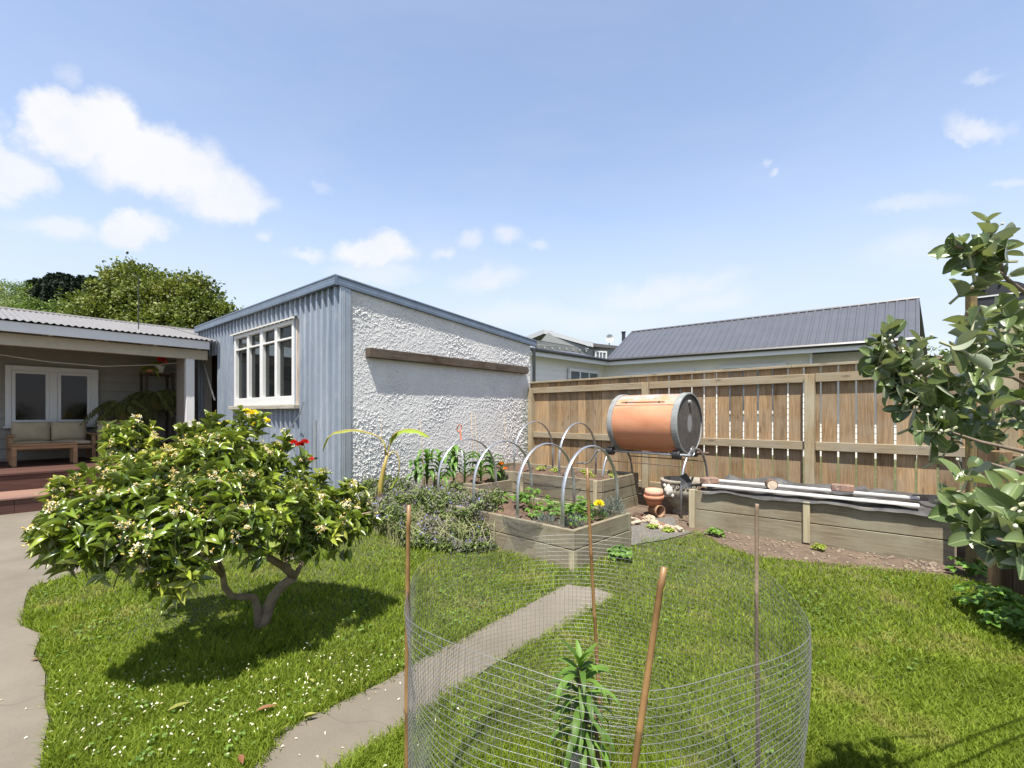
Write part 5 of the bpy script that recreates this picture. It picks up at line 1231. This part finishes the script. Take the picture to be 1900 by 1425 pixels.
# flowering patch (purple-grey borage/catmint ground cover)
def patch_of_flowers():
    gx=np.array([[-1.75,5.5],[-1.55,4.9],[-1.25,4.45],[-.95,4.12],[-.55,3.98],[-.2,3.98],[-.12,4.12],[-.05,4.5],[-.35,4.9],[-.45,5.3],[-.70,5.75],[-1.3,6.05],[-1.9,6.0]])
    n=44000; x=rng.uniform(-1.95,-.0,n); y=rng.uniform(3.9,6.1,n); k=inpoly(x,y,[tuple(p) for p in gx]); x,y=x[k],y[k]; n=len(x)
    hh=np.array([.18+.15*noise.noise(Vector((a*2.2,b_*2.2,5)))+.17*noise.noise(Vector((a*5,b_*5,1))) for a,b_ in zip(x,y)])
    edge=np.minimum(1,np.minimum((y-3.93)*2.2+.25,1)); hh*=edge; lxb=(x-.474)*.682+(y-3.575)*.731; lyb=-(x-.474)*.731+(y-3.575)*.682; hh+=np.where((lxb>-.12)&(lxb<.35)&(lyb>1.05),.13,0)
    z=np.maximum(.01,hh*(.35+.75*rng.random(n)**.5)); S=.018+.030*rng.random(n)
    P_=np.stack([x,y,z],1); T_=rng.normal(size=(n,3))+np.array([0,-.2,.7]); Nn=rng.normal(size=(n,3))*.7+np.array([0,-.2,.8])
    V,Fq,U=scatter(T_lobe,P_,T_,Nn,S,S*.5)
    m=mat_leaf('grey_green_herb',(.17,.22,.07),(.10,.15,.045),rough=.65,trans=.25,spec=.2,patch=((.17,.165,.13),3.5,.50))
    t=thing('flowering_herb_patch','sprawling grey-green herb patch with faded purple-blue flowers left of the raised beds','plants'); 
    tag(fast_mesh('foliage',V,Fq,m,t,U),kind='stuff')
    sel=rng.random(n)<.10; P2=P_[sel]; P2[:,2]+=.03; m2=len(P2); P2=np.repeat(P2,5,0)+rng.normal(size=(m2*5,3))*.014; c=len(P2)
    V,Fq,U=scatter(T_pet,P2,rng.normal(size=(c,3))+np.array([0,0,.5]),rng.normal(size=(c,3))+np.array([0,0,1]),.013+.008*rng.random(c),np.full(c,.009)); tag(fast_mesh('flower_heads',V,Fq,mat_leaf('mauve_calyx',(.20,.17,.21),(.14,.12,.13),rough=.8,trans=.15,spec=.1),t,U),kind='stuff')
    sel=rng.random(n)<.006; P3=P_[sel]; P3[:,2]+=.045; c=len(P3)*4; P3=np.repeat(P3,4,0)+rng.normal(size=(c,3))*.007
    V,Fq,U=scatter(T_pet,P3,rng.normal(size=(c,3)),rng.normal(size=(c,3))+np.array([0,-.5,1]),np.full(c,.014),np.full(c,.01)); tag(fast_mesh('blue_petals',V,Fq,mat_leaf('blue_petal',(.22,.22,.62),(.3,.25,.6),rough=.6,trans=.2),t,U),kind='stuff')
    n=2600; x=rng.uniform(-1.9,-.1,n); y=rng.uniform(3.95,6,n); k=inpoly(x,y,[tuple(p) for p in gx]); x,y=x[k],y[k]; st=MB()
    for a,b_ in list(zip(x,y))[:900]: st.tube([(a,b_,0),(a+rnd.gauss(0,.04),b_+rnd.gauss(0,.04),rnd.uniform(.1,.22)),(a+rnd.gauss(0,.09),b_+rnd.gauss(0,.09),rnd.uniform(.18,.3))],.0018,3)
    tag(st.obj('stems',mat_plain('straw_stem',(.33,.33,.15),.8,.3,20),t),kind='stuff')
patch_of_flowers()
# banana plant
def banana():
    t=thing('banana_plant','young banana plant with arching yellow-green leaves in front of the plaster wall','plant',(*G(706,964)[:2],0)); O=Vector((*G(706,964)[:2],0)); Yb=O.y
    def L3(px,py,dy=0): return Vector(P(px,py,Yb+dy))-O
    m_st=mat_plain('banana_stem',(.34,.30,.06),.5,.3,10,c2=(.30,.17,.05)); m_b=mat_leaf('banana_leaf',(.28,.38,.05),(.20,.30,.04),rough=.4,trans=.4); m_dd=mat_plain('dead_sheath',(.10,.06,.035),.9,.5,14,bumps=.7)
    s=MB(); s.tube([(0,0,0),L3(706,900),L3(712,870),L3(718,845)],[.034,.030,.024,.014],9); s.obj('stem',m_st,t,True)
    s=MB()
    for dx,dz in ((-.03,.30),(.02,.26),(.045,.22),(.0,.34),(-.045,.2),(.09,.2)): s.tube([(dx*.5,-.03,0),(dx,-.045,dz*.6),(dx*1.5,-.05,dz)],[.03,.022,.003],5)
    s.obj('dead_sheaths',m_dd,t,True)
    def leaf(pts,ws,mat,name='leaf',stemr=.010):
        pts=[L3(*p) for p in pts]; q=MB(); q.tube(pts,[stemr*(1-.7*i/(len(pts)-1)) for i in range(len(pts))],6); 
        vs=[];k=len(pts)
        for i,p in enumerate(pts):
            d=(pts[min(i+1,k-1)]-pts[max(i-1,0)]).normalized(); s_=d.cross(Vector((0,-.4,1))).normalized(); 
            if abs(d.z)>.8: s_=Vector((.35,1,0)).normalized()
            w=ws[i]*(1+.2*math.sin(i*2.3)); vs+=[p-s_*w-Vector((0,0,abs(w)*.5)),p,p+s_*w-Vector((0,0,abs(w)*.5))]
        fs=[(i*3+j,i*3+j+1,i*3+j+4,i*3+j+3) for i in range(k-1) for j in (0,1)]
        lm=MB().add(vs,fs).obj(name,mat,t,True); q.obj('leaf_stalk',m_st,t,True)
    leaf([(717,850),(714,825),(705,812),(690,805),(670,799),(655,797),(640,798),(620,802),(608,812),(602,826),(599,838)],[0,0,0,.01,.02,.028,.03,.026,.02,.014,.004],mat_leaf('browning_leaf',(.26,.28,.06),(.24,.17,.06),rough=.6,trans=.3))
    leaf([(718,848),(720,838),(724,825),(729,808),(738,801),(750,797),(762,796),(775,798),(787,804),(797,811)],[0,0,.01,.055,.05,.045,.045,.04,.04,.01],m_b)
    leaf([(712,868),(718,850),(728,838),(736,840),(741,855),(741,872),(736,888),(728,902),(722,906)],[0,0,0,0,.004,.012,.018,.018,.006],m_b)
banana()
# red and yellow roses behind the citrus
def rose(lab,pts,heads,mat,Y,fr=.05,leaves=60):
    x,y,_=P(pts[0][0],pts[0][1],Y); t=thing('rose_bush',lab,'rose',(x,y,0)); O=Vector((x,y,0)); s=MB()
    for (px,py) in heads:
        e=Vector(P(px,py,Y))-O; s.tube([(0,0,0),(e.x*.4,0,e.z*.6),e],[.008,.005,.003],6); 
        pompon(t,e,fr,mat,60)
    s.obj('stem',mat_plain('rose_stem',(.12,.15,.05),.7,.3,20),t,True); e=Vector(P(*heads[0],Y))-O
    n=leaves; q=np.stack([rng.normal(size=n)*.14+e.x*.5,rng.normal(size=n)*.12,rng.uniform(.2,.85,n)*e.z],1); V,Fq,U=scatter(T_lobe,q,rand_dirs(n),rand_dirs(n)+np.array([0,0,1]),np.full(n,.05),np.full(n,.03)); fast_mesh('foliage',V,Fq,m_dkgr,t,U)
rose('dark red roses showing above the citrus tree in front of the metal wall',[(560,900)],[(544,823),(565,822),(574,853),(556,827)],m_redfl,4.6,.042)
rose('cluster of yellow roses above the citrus tree below the shed window',[(470,900)],[(470,770),(458,768),(482,786),(474,790),(490,783)],m_yel,4.6,.055,80)
rose('yellow roses left of the shed window sill by the doorway',[(425,900)],[(420,787),(403,791),(415,800)],m_yel,4.8,.045,60)
# weeds
for i,(px,py,lab,s) in enumerate([(1522,1012,'small weed growing in the dirt at the foot of the long bed',.5),(1326,985,'leafy weed at the lawn corner by the long bed',.7),(1150,1030,'clover-like weed at the right of the front bed corner',1.0),(1845,1130,'shaded leafy weed under the shrub at the right',1.6),(1800,1060,'bright weed at the right end of the long bed',1.2),(1880,1165,'leafy weed in the shade at the right edge',1.4),(1210,972,'yellowish weed among the rubble left of the urn',.5),(1240,978,'yellow-green weed below the urn',.5)]):
    x,y,_=G(px,py+10); leafy_plant('weed',lab,'plant',x,y,0,int(22*s)+6,.045*min(1.2,s+.3),.11*s,m_lime if i in (0,6,7) else m_straw,'weeds along the bed edges')

# ------------------------------------------------------------------ neighbouring houses
m_cream=mat_plain('cream_weatherboard',(.70,.68,.64),.6,.05,2); m_dkroof=mat_plain('charcoal_roof',(.085,.087,.098),.42,.15,1.2); m_gut=mat_plain('dark_gutter',(.03,.03,.032),.4,.2,3)
def boards(mb,a,b_,z0,z1,step=.17,lap=.010):
    a=Vector((*a,0));b_=Vector((*b_,0)); n=(b_-a).cross(Vector((0,0,1))).normalized()
    if n.dot(-a)<0: n=-n
    z=z0
    while z<z1-.01:
        zt=min(z+step,z1); lo=n*lap
        mb.add([a+lo+Vector((0,0,z)),b_+lo+Vector((0,0,z)),b_+Vector((0,0,zt)),a+Vector((0,0,zt)),a+Vector((0,0,z)),b_+Vector((0,0,z))],[(0,1,2,3),(0,1,5,4)]); z+=step
    return n
def roof_quad(name,e0,e1,r1,r0,mat,parent,pitch=.19,amp=.02):
    """ribbed roof plane: eave e0-e1, top r0-r1"""
    e0,e1,r1,r0=[Vector(q) for q in (e0,e1,r1,r0)]; n=(e1-e0).cross(r0-e0).normalized(); 
    if n.z<0: n=-n
    k=max(2,int((r1-r0).length/pitch)); mb=MB(); vs=[]
    prof=[(0,0),(.6,0),(.7,1),(.9,1)]
    for i in range(k+1):
        for f,h in (prof if i<k else [(0,0)]):
            t=(i+f)/k; vs+=[e0.lerp(e1,t)+n*h*amp,r0.lerp(r1,t)+n*h*amp]
    m_=len(vs)//2; mb.add(vs,[(2*i,2*i+2,2*i+3,2*i+1) for i in range(m_-1)]); return mb.obj(name,mat,parent)
nh=thing('neighbour_house','white weatherboard house with a long charcoal iron roof behind the paling fence','house',(3.28,16,0)); NO=Vector((3.28,16,0))
I_=Vector((3.28,16,3.06)); E_=Vector((9.97,11.44,3.06)); W_=Vector((.53,13.2,3.06)); RL=Vector((5.26,20.5,4.77)); RR=Vector((12.63,14.48,4.77))
def rel(*ps): return [Vector(p)-NO for p in ps]
ev=(E_-I_).normalized(); pv=Vector((-ev.y,ev.x,0)); 
roof_quad('roof',*rel(I_,E_,RR,RL),m_dkroof,nh,.24,.03)
mb=MB(); q=rel(RL,RR,RR+pv*4+Vector((1,0,-1.7)),RL+pv*4+Vector((0,0,-1.7))); mb.add(q,[(0,1,2,3)]); mb.add(rel(W_,I_,I_+Vector((-.8,3.4,.72)),W_+Vector((-2,2.8,.62))),[(0,1,2,3)]); mb.obj('roof',m_dkroof,nh)
mb=MB(); mb.tube(rel(I_+Vector((0,-.04,-.03)),E_+Vector((0,-.04,-.03))),.055,6); mb.tube(rel(I_+Vector((0,-.04,-.03)),W_+Vector((0,-.04,-.03))),.055,6); mb.obj('gutter',m_gut,nh)
mb=MB(); mb.tube(rel(RL+Vector((0,0,.02)),RR+Vector((0,0,.02))),.05,6); mb.tube(rel(RL,I_),.05,6); mb.obj('ridge_cap',m_dkroof,nh)
# soffit and walls set back under the eave
ins=.45; wI=I_+pv*ins*.9+Vector((0,.35,0)); wE=E_+pv*ins-ev*.0
wv=(W_-I_).normalized(); pw=Vector((wv.y,-wv.x,0)); 
wW=W_+pw*.3 if (W_+pw).y>(W_).y else W_-pw*.3; wI2=I_+Vector((-.02,.5,0))
mb=MB(); mb.add(rel(I_-Vector((0,0,.1)),E_-Vector((0,0,.1)),wE-Vector((0,0,.12)),wI2-Vector((0,0,.12))),[(0,1,2,3)]); mb.add(rel(I_-Vector((0,0,.1)),W_-Vector((0,0,.1)),wW-Vector((0,0,.12)),wI2-Vector((0,0,.12))),[(0,1,2,3)]); 
for a,b_ in ((I_,E_),(I_,W_)): mb.add(rel(a-Vector((0,0,.02)),b_-Vector((0,0,.02)),b_-Vector((0,0,.20)),a-Vector((0,0,.20))),[(0,1,2,3)])
mb.obj('soffit_and_fascia',m_white,nh)
rec=wI2.lerp(wE,.73)     # recessed porch beyond this point
mb=MB(); n1=boards(mb,(wI2-NO)[:2],(rec-NO)[:2],0,2.95); n2=boards(mb,(wW-NO)[:2],(wI2-NO)[:2],0,2.95); 
r2=rec+pv*.35; e2=wE+pv*.35; boards(mb,(r2-NO)[:2],(e2-NO)[:2],0,2.9); boards(mb,(rec-NO)[:2],(r2-NO)[:2],0,2.95)
wl=W_+(W_-I_)*.6; mb.add(rel(wW.xy.to_3d(),wW.xy.to_3d()+Vector((-2.2,2.4,0)),wW.xy.to_3d()+Vector((-2.2,2.4,3)),wW.xy.to_3d()+Vector((0,0,3))),[(0,1,2,3)])
# gable end on the right
g0=Vector((E_.x,E_.y,0)); g1=Vector((RR.x,RR.y,0))+ (Vector((RR.x,RR.y,0))-g0)
mb.add(rel(g0+pv*.5,g1,g1+Vector((0,0,3)),RR-Vector((0,0,.1)),g0+pv*.5+Vector((0,0,3.1))),[(0,1,2,3,4)])
mb.obj('wall',m_cream,nh)
mb=MB(); mb.add(rel(E_+ev*.02,RR+ev*.02,RR+ev*.02-Vector((0,0,.2)),E_+ev*.02-Vector((0,0,.2))),[(0,1,2,3)]); mb.obj('barge_board',m_gut,nh)
def wall_window(a,b_,z0,z1,panes,parent,O,mat=m_white,nrm=None):
    a=Vector((*a,0));b_=Vector((*b_,0)); d=(b_-a).normalized(); n=d.cross(Vector((0,0,1))); 
    if n.dot(-a)<0: n=-n
    o=bpy.data.objects
    W=(b_-a).length; f=MB(); t=.09; sgn=1 if d.cross(n).z>0 else -1
    def bx(u0,z0_,u1,z1_,o0,o1,m_):
        vs=[]
        for u in (u0,u1):
            for q in (o0,o1):
                for z in (z0_,z1_): vs.append(a+d*u+n*q+Vector((0,0,z))-O)
        m_.add(vs,[(0,1,3,2),(4,6,7,5),(0,4,5,1),(2,3,7,6),(0,2,6,4),(1,5,7,3)])
    bx(0,z0,t,z1,0,.07,f);bx(W-t,z0,W,z1,0,.07,f);bx(t,z1-t,W-t,z1,0,.068,f);bx(t,z0,W-t,z0+t,0,.068,f)
    for i in range(1,panes): u=t+(W-2*t)*i/panes; bx(u-.03,z0+t,u+.03,z1-t,0,.066,f)
    fr=f.obj('window',mat,parent)
    for i in range(panes):
        g=MB(); u0=t+(W-2*t)*i/panes+.03; u1=t+(W-2*t)*(i+1)/panes-.03; bx(u0,z0+t,u1,z1-t,.03,.035,g); g.obj('pane',m_bgglass,fr)
m_bgglass=mat_plain('far_glass',(.10,.12,.14),.08,.3,.6,spec=.8)
def onray(px,A,B):
    k=(px-950)/F; d=B-A; t=(k*A.y-A.x)/(d.x-k*d.y); return A+d*t
p0,p1=onray(1052,wI2,wW),onray(1108,wI2,wW); off=Vector((.02,-.03,0)); wall_window((p0+off).xy,(p1+off).xy,1.5,2.66,3,nh,NO)
for a,b_ in ((1160,1290),(1335,1460)):
    p0,p1=onray(a,wI2,rec),onray(b_,wI2,rec); off=Vector((-.02,-.03,0)); wall_window((p0+off).xy,(p1+off).xy,1.2,2.60 if a<1300 else 2.66,3,nh,NO)
p0=onray(1504,I_,E_); mb=MB(); q=(p0+pv*.25-NO); mb.tube([(q.x,q.y,2.9),(q.x,q.y,0)],.04,8); mb.tube([(q.x,q.y,2.9),(q.x-pv.x*.2,q.y-pv.y*.2,3.0)],.04,8); mb.obj('downpipe',m_white,nh)
# grey two-storey house
gh=thing('grey_house','grey two-storey weatherboard house with white gable trim beyond the white house','house',(3,26,0)); GO=Vector((3,26,0))
m_grwb=mat_plain('grey_green_weatherboard',(.25,.255,.235),.6,.1,1)
A_=Vector(P(996,627,23)); Ap=Vector(P(1021,613,24)); B2=Vector(P(1102,637,26.5)); Cc=Vector(P(1150,642,27.3)); back=Vector((.9,5,0))
def z_(v,z): return Vector((v.x,v.y,z))
mb=MB(); boards(mb,(A_-GO).xy,(B2-GO).xy,0,min(A_.z,B2.z)-.1,.2); mb.add([z_(A_,A_.z-.35)-GO,Ap-GO,z_(B2,B2.z-.3)-GO],[(0,1,2)]); boards(mb,(B2-GO+Vector((-.3,0,0))).xy,(Cc-GO).xy,0,B2.z-.15,.2); mb.obj('wall',m_grwb,gh)
ov=Vector((-.35,-.35,0)); mb=MB(); 
for a,b_ in ((A_+Vector((-.35,-.3,-.1)),Ap),(Ap,B2+Vector((.25,0,-.05)))): mb.add([a+ov-GO,b_+ov-GO,b_+ov-Vector((0,0,.22))-GO,a+ov-Vector((0,0,.22))-GO],[(0,1,2,3)])
mb.obj('barge_board',m_white,gh)
mb=MB(); a=A_+Vector((-.35,-.3,-.1)); b_=B2+Vector((.25,0,-.05)); mb.add([a+ov-GO,Ap+ov-GO,Ap+back-GO,a+back-GO,b_+ov-GO,Cc-GO,Cc+Vector((-.5,1,.14))-GO,Ap+Vector((.6,1.6,.05))-GO],[(0,1,2,3),(1,4,5,6,7)]); mb.add([b_+ov-GO,Cc-GO,Cc-GO-Vector((0,0,.18)),b_+ov-GO-Vector((0,0,.18))],[(0,1,2,3)]); mb.obj('roof',mat_plain('brown_grey_roof',(.13,.12,.11),.6,.2,2),gh)
mb=MB(); 
for i in range(7):
    q=A_.lerp(B2,.12+.12*i); mb.box(q.x-GO.x-.04,q.y-GO.y-.15,q.z-.52,q.x-GO.x+.04,q.y-GO.y,q.z-.40)
mb.obj('bracket',m_grwb,gh)
p0,p1=onray(1104,B2,Cc),onray(1126,B2,Cc); wall_window((p0+Vector((-.05,-.1,0))).xy,(p1+Vector((-.05,-.1,0))).xy,3.6,B2.z-.42,3,gh,GO)
p0,p1=onray(1062,A_,B2),onray(1073,A_,B2); wall_window((p0+Vector((0,-.1,0))).xy,(p1+Vector((0,-.1,0))).xy,3.4,4.25,1,gh,GO)
q=Vector(P(1131,628,29))-GO; mb=MB(); mb.lathe([(.0,.03),(.12,.02),(.25,-.06)],(0,0,0),20,'y'); d_=mb.obj('satellite_dish',m_white,gh,True); d_.location=q; mb=MB(); mb.tube([(0,.1,0),(0,.1,-.5)],.03,5); mb.obj('dish_mast',m_gut,d_)
q=Vector(P(1157,617,29))-GO; mb=MB(); mb.tube([q,q-Vector((0,0,1.2))],.11,10); mb.tube([q,q+Vector((0,0,.05))],.15,10); mb.obj('flue',m_black,gh)
# house on the far right
rh=thing('gabled_house','pale house with a blue-edged gable roof glimpsed behind the shrub at the right','house',(11,12,0)); RO=Vector((11,12,0))
e0=Vector(P(1771,660,12.5)); ap=Vector(P(1822,520,9.8)); e1=ap+(ap-e0); e1.z=e0.z; bk=Vector((5,-3.5,0)); bk=Vector((4.5,3.0,0))
mb=MB(); mb.add([z_(e0,0)-RO,z_(e1,0)-RO,z_(e1,e1.z-.1)-RO,ap-RO-Vector((0,0,.1)),z_(e0,e0.z-.1)-RO],[(0,1,2,3,4)]); mb.obj('wall',m_cream,rh)
mb=MB(); mb.add([e0-RO,ap-RO,ap+bk-RO,e0+bk-RO],[(0,1,2,3)]); mb.add([ap-RO,e1-RO,e1+bk-RO,ap+bk-RO],[(0,1,2,3)]); mb.obj('roof',mat_plain('blue_grey_roof',(.14,.20,.30),.4,.1,2),rh)
pn=Vector((-.75,.0,0)).normalized()*.12; mb=MB(); mb.add([e0+pn-RO,ap+pn-RO,ap+pn-RO-Vector((0,0,.18)),e0+pn-RO-Vector((0,0,.18))],[(0,1,2,3)]); mb.obj('barge_board',mat_plain('blue_white_barge',(.30,.42,.60),.5,.1,3),rh)

# ------------------------------------------------------------------ lichen-covered side structure at right
m_lich=mat_wood('lichened_post',(.20,.13,.07),(.09,.06,.035),'z',.9,False,moss=((.36,.28,.04),.56)); m_dkwood=mat_wood('dark_plank',(.13,.085,.05),(.05,.033,.022),'z',.9,True)
m_lich2=mat_wood('lichened_rim',(.17,.13,.06),(.10,.07,.035),'z',.9,False,moss=((.42,.33,.045),.54))
sfn=thing('side_trellis','rough dark timber screen with yellow lichen on its posts behind the shrub','screen',(3.40,3.46,0))
for (dx,dy,h,r,mt) in ((0,0,2.14,.026,m_lich2),(-.10,-.30,.95,.045,m_lich),(-.16,-.62,1.2,.045,m_lich),(.55,.40,1.3,.04,m_lich)): MB().box(dx-r,dy-r,0,dx+r,dy+r,h,.006).obj('post',mt,sfn)
for k in range(3,9): 
    x=-.02-.02*k; y=-.06-.085*k; MB().box(x+.02,y-.038,.02,x+.045,y+.038,.85+.05*math.sin(k*5),.003).obj('plank',m_dkwood,sfn)
for k in range(1,7): MB().box(.06+.09*k,.03+.066*k,.02,.14+.09*k,.05+.066*k,1.2,.003).obj('plank',m_dkwood,sfn)
MB().box(-.05,-.60,.86,.00,-.30,.92,.003).obj('rail',m_lich,sfn)
hd=MB(); n=14; vs=[]
for i in range(n+1):
    a=PI*i/n; vs+=[(0-.15*math.cos(a)*1.0,0,.10*math.sin(a)),(0-.15*math.cos(a),.22,.10*math.sin(a))]
hd.add(vs,[(2*i,2*i+1,2*i+3,2*i+2) for i in range(n)]+[tuple(2*i for i in range(n+1))]); hd.box(-.15,.002,-.10,.14,.22,-.004)
hq=thing('curved_hood','black curved plastic hood on a timber post behind the shrub at the right','hood',(3.60,3.45,2.08),R(-44)); hd.obj('hood_shell',m_black,hq)
hd=MB(); 
for x,z in ((-.08,.05),(0,.07),(.08,.045)): hd.blob((x,-.004,z),.009,4,1,0)
hd.obj('rivet',m_gut,hq); hd=MB(); hd.box(-.15,-.006,-.006,.14,-.001,.004); hd.obj('white_trim',m_white,hq); MB().box(.0,.05,-2.05,.1,.15,-.13,.004).obj('post',m_post,hq)

# ------------------------------------------------------------------ trees and hill behind the house
m_bark2=mat_plain('grey_bark',(.16,.13,.10),.9,.4,3)
m_big=mat_leaf('broad_tree_leaf',(.12,.15,.028),(.05,.07,.015),rough=.55,trans=.22,spec=.3,patch=((.22,.225,.07),.9,.52))
def big_tree(lab,px,py_top,Y,blobs,per,size,mat,name='broadleaf_tree',group=None,clump=7):
    x=(px-950)/F*Y; t=thing(name,lab,'tree',(x,Y,0),0,group); T=MB(); top=CZ-(py_top-HZ)*Y/F
    limb_between(T,(0,0,0),(.1,0,top*.45),.28*top/7,.2*top/7,1,.15)
    bl=[]
    for i,(bx,by,r,dy) in enumerate(blobs):
        c=Vector(P(bx,by,Y+dy))-Vector((x,Y,0)); rr=r*Y/F; bl.append((c.x,c.y,c.z,rr,rr*.8)); limb_between(T,(.1,0,top*.42),c,.12*top/7,.03,i+3,.4)
    T.obj('trunk',m_bark2,t,True); leafy_crown('crown',bl,per,size,mat,t,tm=[leaf_template([.1,.5,.5,.05],.25,.1)],shell=.6,clump=clump,flat=1.2); return t
big_tree('big rounded green tree behind the veranda roof, spreading to the shed',290,492,20,
 [(235,530,42,0),(268,560,48,-.5),(225,580,45,.5),(300,545,45,.3),(340,560,48,0),(375,545,32,.3),(385,585,45,0),(415,590,28,0),(160,565,26,.5),(180,590,36,-.4),(150,605,28,0),(330,600,45,-1),(240,505,20,.5),(280,520,20,.8),(350,525,18,.2),(200,548,28,0),(285,605,45,-1),(420,605,30,0),(370,520,12,0),(215,520,14,0)],34000,.12,m_big)
m_bush=mat_leaf('hill_bush_leaf',(.12,.17,.045),(.06,.10,.03),rough=.6,trans=.2,spec=.2,patch=((.25,.25,.09),.12,.55))
m_pine=mat_leaf('pine_needles',(.030,.045,.030),(.015,.026,.018),rough=.7,trans=.05,spec=.2)
for i,(px,pt) in enumerate([(62,560),(88,572),(108,566),(20,575),(140,575)]):
    big_tree(['thin yellow-green tree left of centre above the veranda roof','small yellow-green tree just right of the thin one above the veranda roof','light twiggy tree below the dark pines','low green tree at the far left above the veranda roof','light green treetop between the pines and the big tree'][i],px,pt-4,26+i*.7,[(px,pt+14,15,0),(px-8,pt+28,14,.3),(px+8,pt+26,14,-.3),(px+2,pt+4,8,0)],2600,.12,m_bush,'slender_tree','small trees above the veranda roof',5)
# hill terrain
mb=MB(); nx,ny=60,24
def hillz(x,y):
    px=950+F*x/y; 
    s=max(0,min(1,(y-50)/45)); prof=230*math.exp(-((px-60)/330)**2) if px>60 else 230
    tgt=(prof)*95/F; return s*s*(3-2*s)*tgt+.6*noise.noise(Vector((x*.1,y*.1,0)))*s
for j in range(ny+1):
    for i in range(nx+1):
        y=50+75*j/ny; x=-230+250*i/nx; mb.v.append((x,y,hillz(x,min(y,95))*(1 if y<95 else 1)-.2))
mb.f=[(j*(nx+1)+i,j*(nx+1)+i+1,(j+1)*(nx+1)+i+1,(j+1)*(nx+1)+i) for j in range(ny) for i in range(nx)]
tag(mb.obj('hill',mat_plain('hill_turf',(.08,.11,.035),.95,.4,.2),None,True),kind='structure')
bl=[]
for k in range(230):
    y=rnd.uniform(58,94); px=rnd.uniform(-260,300); x=(px-950)/F*y; bl.append((x,y,hillz(x,y)+.8,rnd.uniform(1.5,2.6),1.6))
o=leafy_crown('hillside_scrub',bl,60000,.30,m_bush,None,clump=6,flat=1.2); tag(o,'dense green scrub covering the hillside at the far left','scrub',kind='stuff')
def pine(lab,px,pyt,Y,hgt):
    tp=CZ-(pyt-HZ)*Y/F; x=(px-950)/F*Y; t=thing('pine_tree',lab,'tree',(x,Y,tp-hgt),0,'dark pines on the hill'); T=MB(); T.tube([(0,0,-1.5),(0,0,hgt*.98)],[.3,.04],6); T.obj('trunk',m_bark2,t)
    n=2600; u=rng.random(n)**.75; r=(.02+.98*u)*hgt*.24*(.5+.5*rng.random(n))*(1+.25*np.sin(u*34)); a=rng.uniform(0,2*PI,n); z=hgt*(1-u*.93)
    q=np.stack([np.cos(a)*r,np.sin(a)*r,z],1); V,Fq,U=scatter(T_thin,q,np.stack([np.cos(a),np.sin(a),.25+rng.normal(size=n)*.4],1),rand_dirs(n)+np.array([0,0,.8]),np.full(n,.65),np.full(n,.42)); fast_mesh('crown',V,Fq,m_pine,t,U)
pl_=[(58,524),(68,517),(80,518),(88,511),(95,510),(104,507),(113,510),(121,509),(130,511),(140,514),(150,513),(160,514),(172,516),(184,518),(73,530),(90,526),(108,524),(126,526),(142,528),(165,530),(62,540),(100,542),(80,548),(120,544),(140,545)]
pl_=[(a,b_+(-3,2,0,4,-1,3)[i%6]) for i,(a,b_) in enumerate(pl_)]
for i,(px,pt) in enumerate(pl_):
    row='skyline' if i<14 else 'front'
    pine('leftmost skyline pine of the dark stand' if i==0 else ('rightmost skyline pine, half hidden by the big green tree' if i==13 else 'dark conifer in the dense pine stand on the hill'),px,pt,88-(0 if i<14 else 4+(i%4)),9 if i<14 else 8)
# distant low greenery seen right of the white house
bl=[(x_,60,2.2+rnd.random()*1.5,3.2,2.4) for x_ in np.linspace(48,66,9)]
o=leafy_crown('distant_trees',[(b_[0],b_[1],7.2+rnd.random(),2.6,1.6) for b_ in bl]+[(b_[0],b_[1],3.5,3.2,3.2) for b_ in bl],9000,.4,m_bush,None,clump=6); tag(o,'low band of distant trees between the white house and the right-hand gable','trees',kind='stuff')
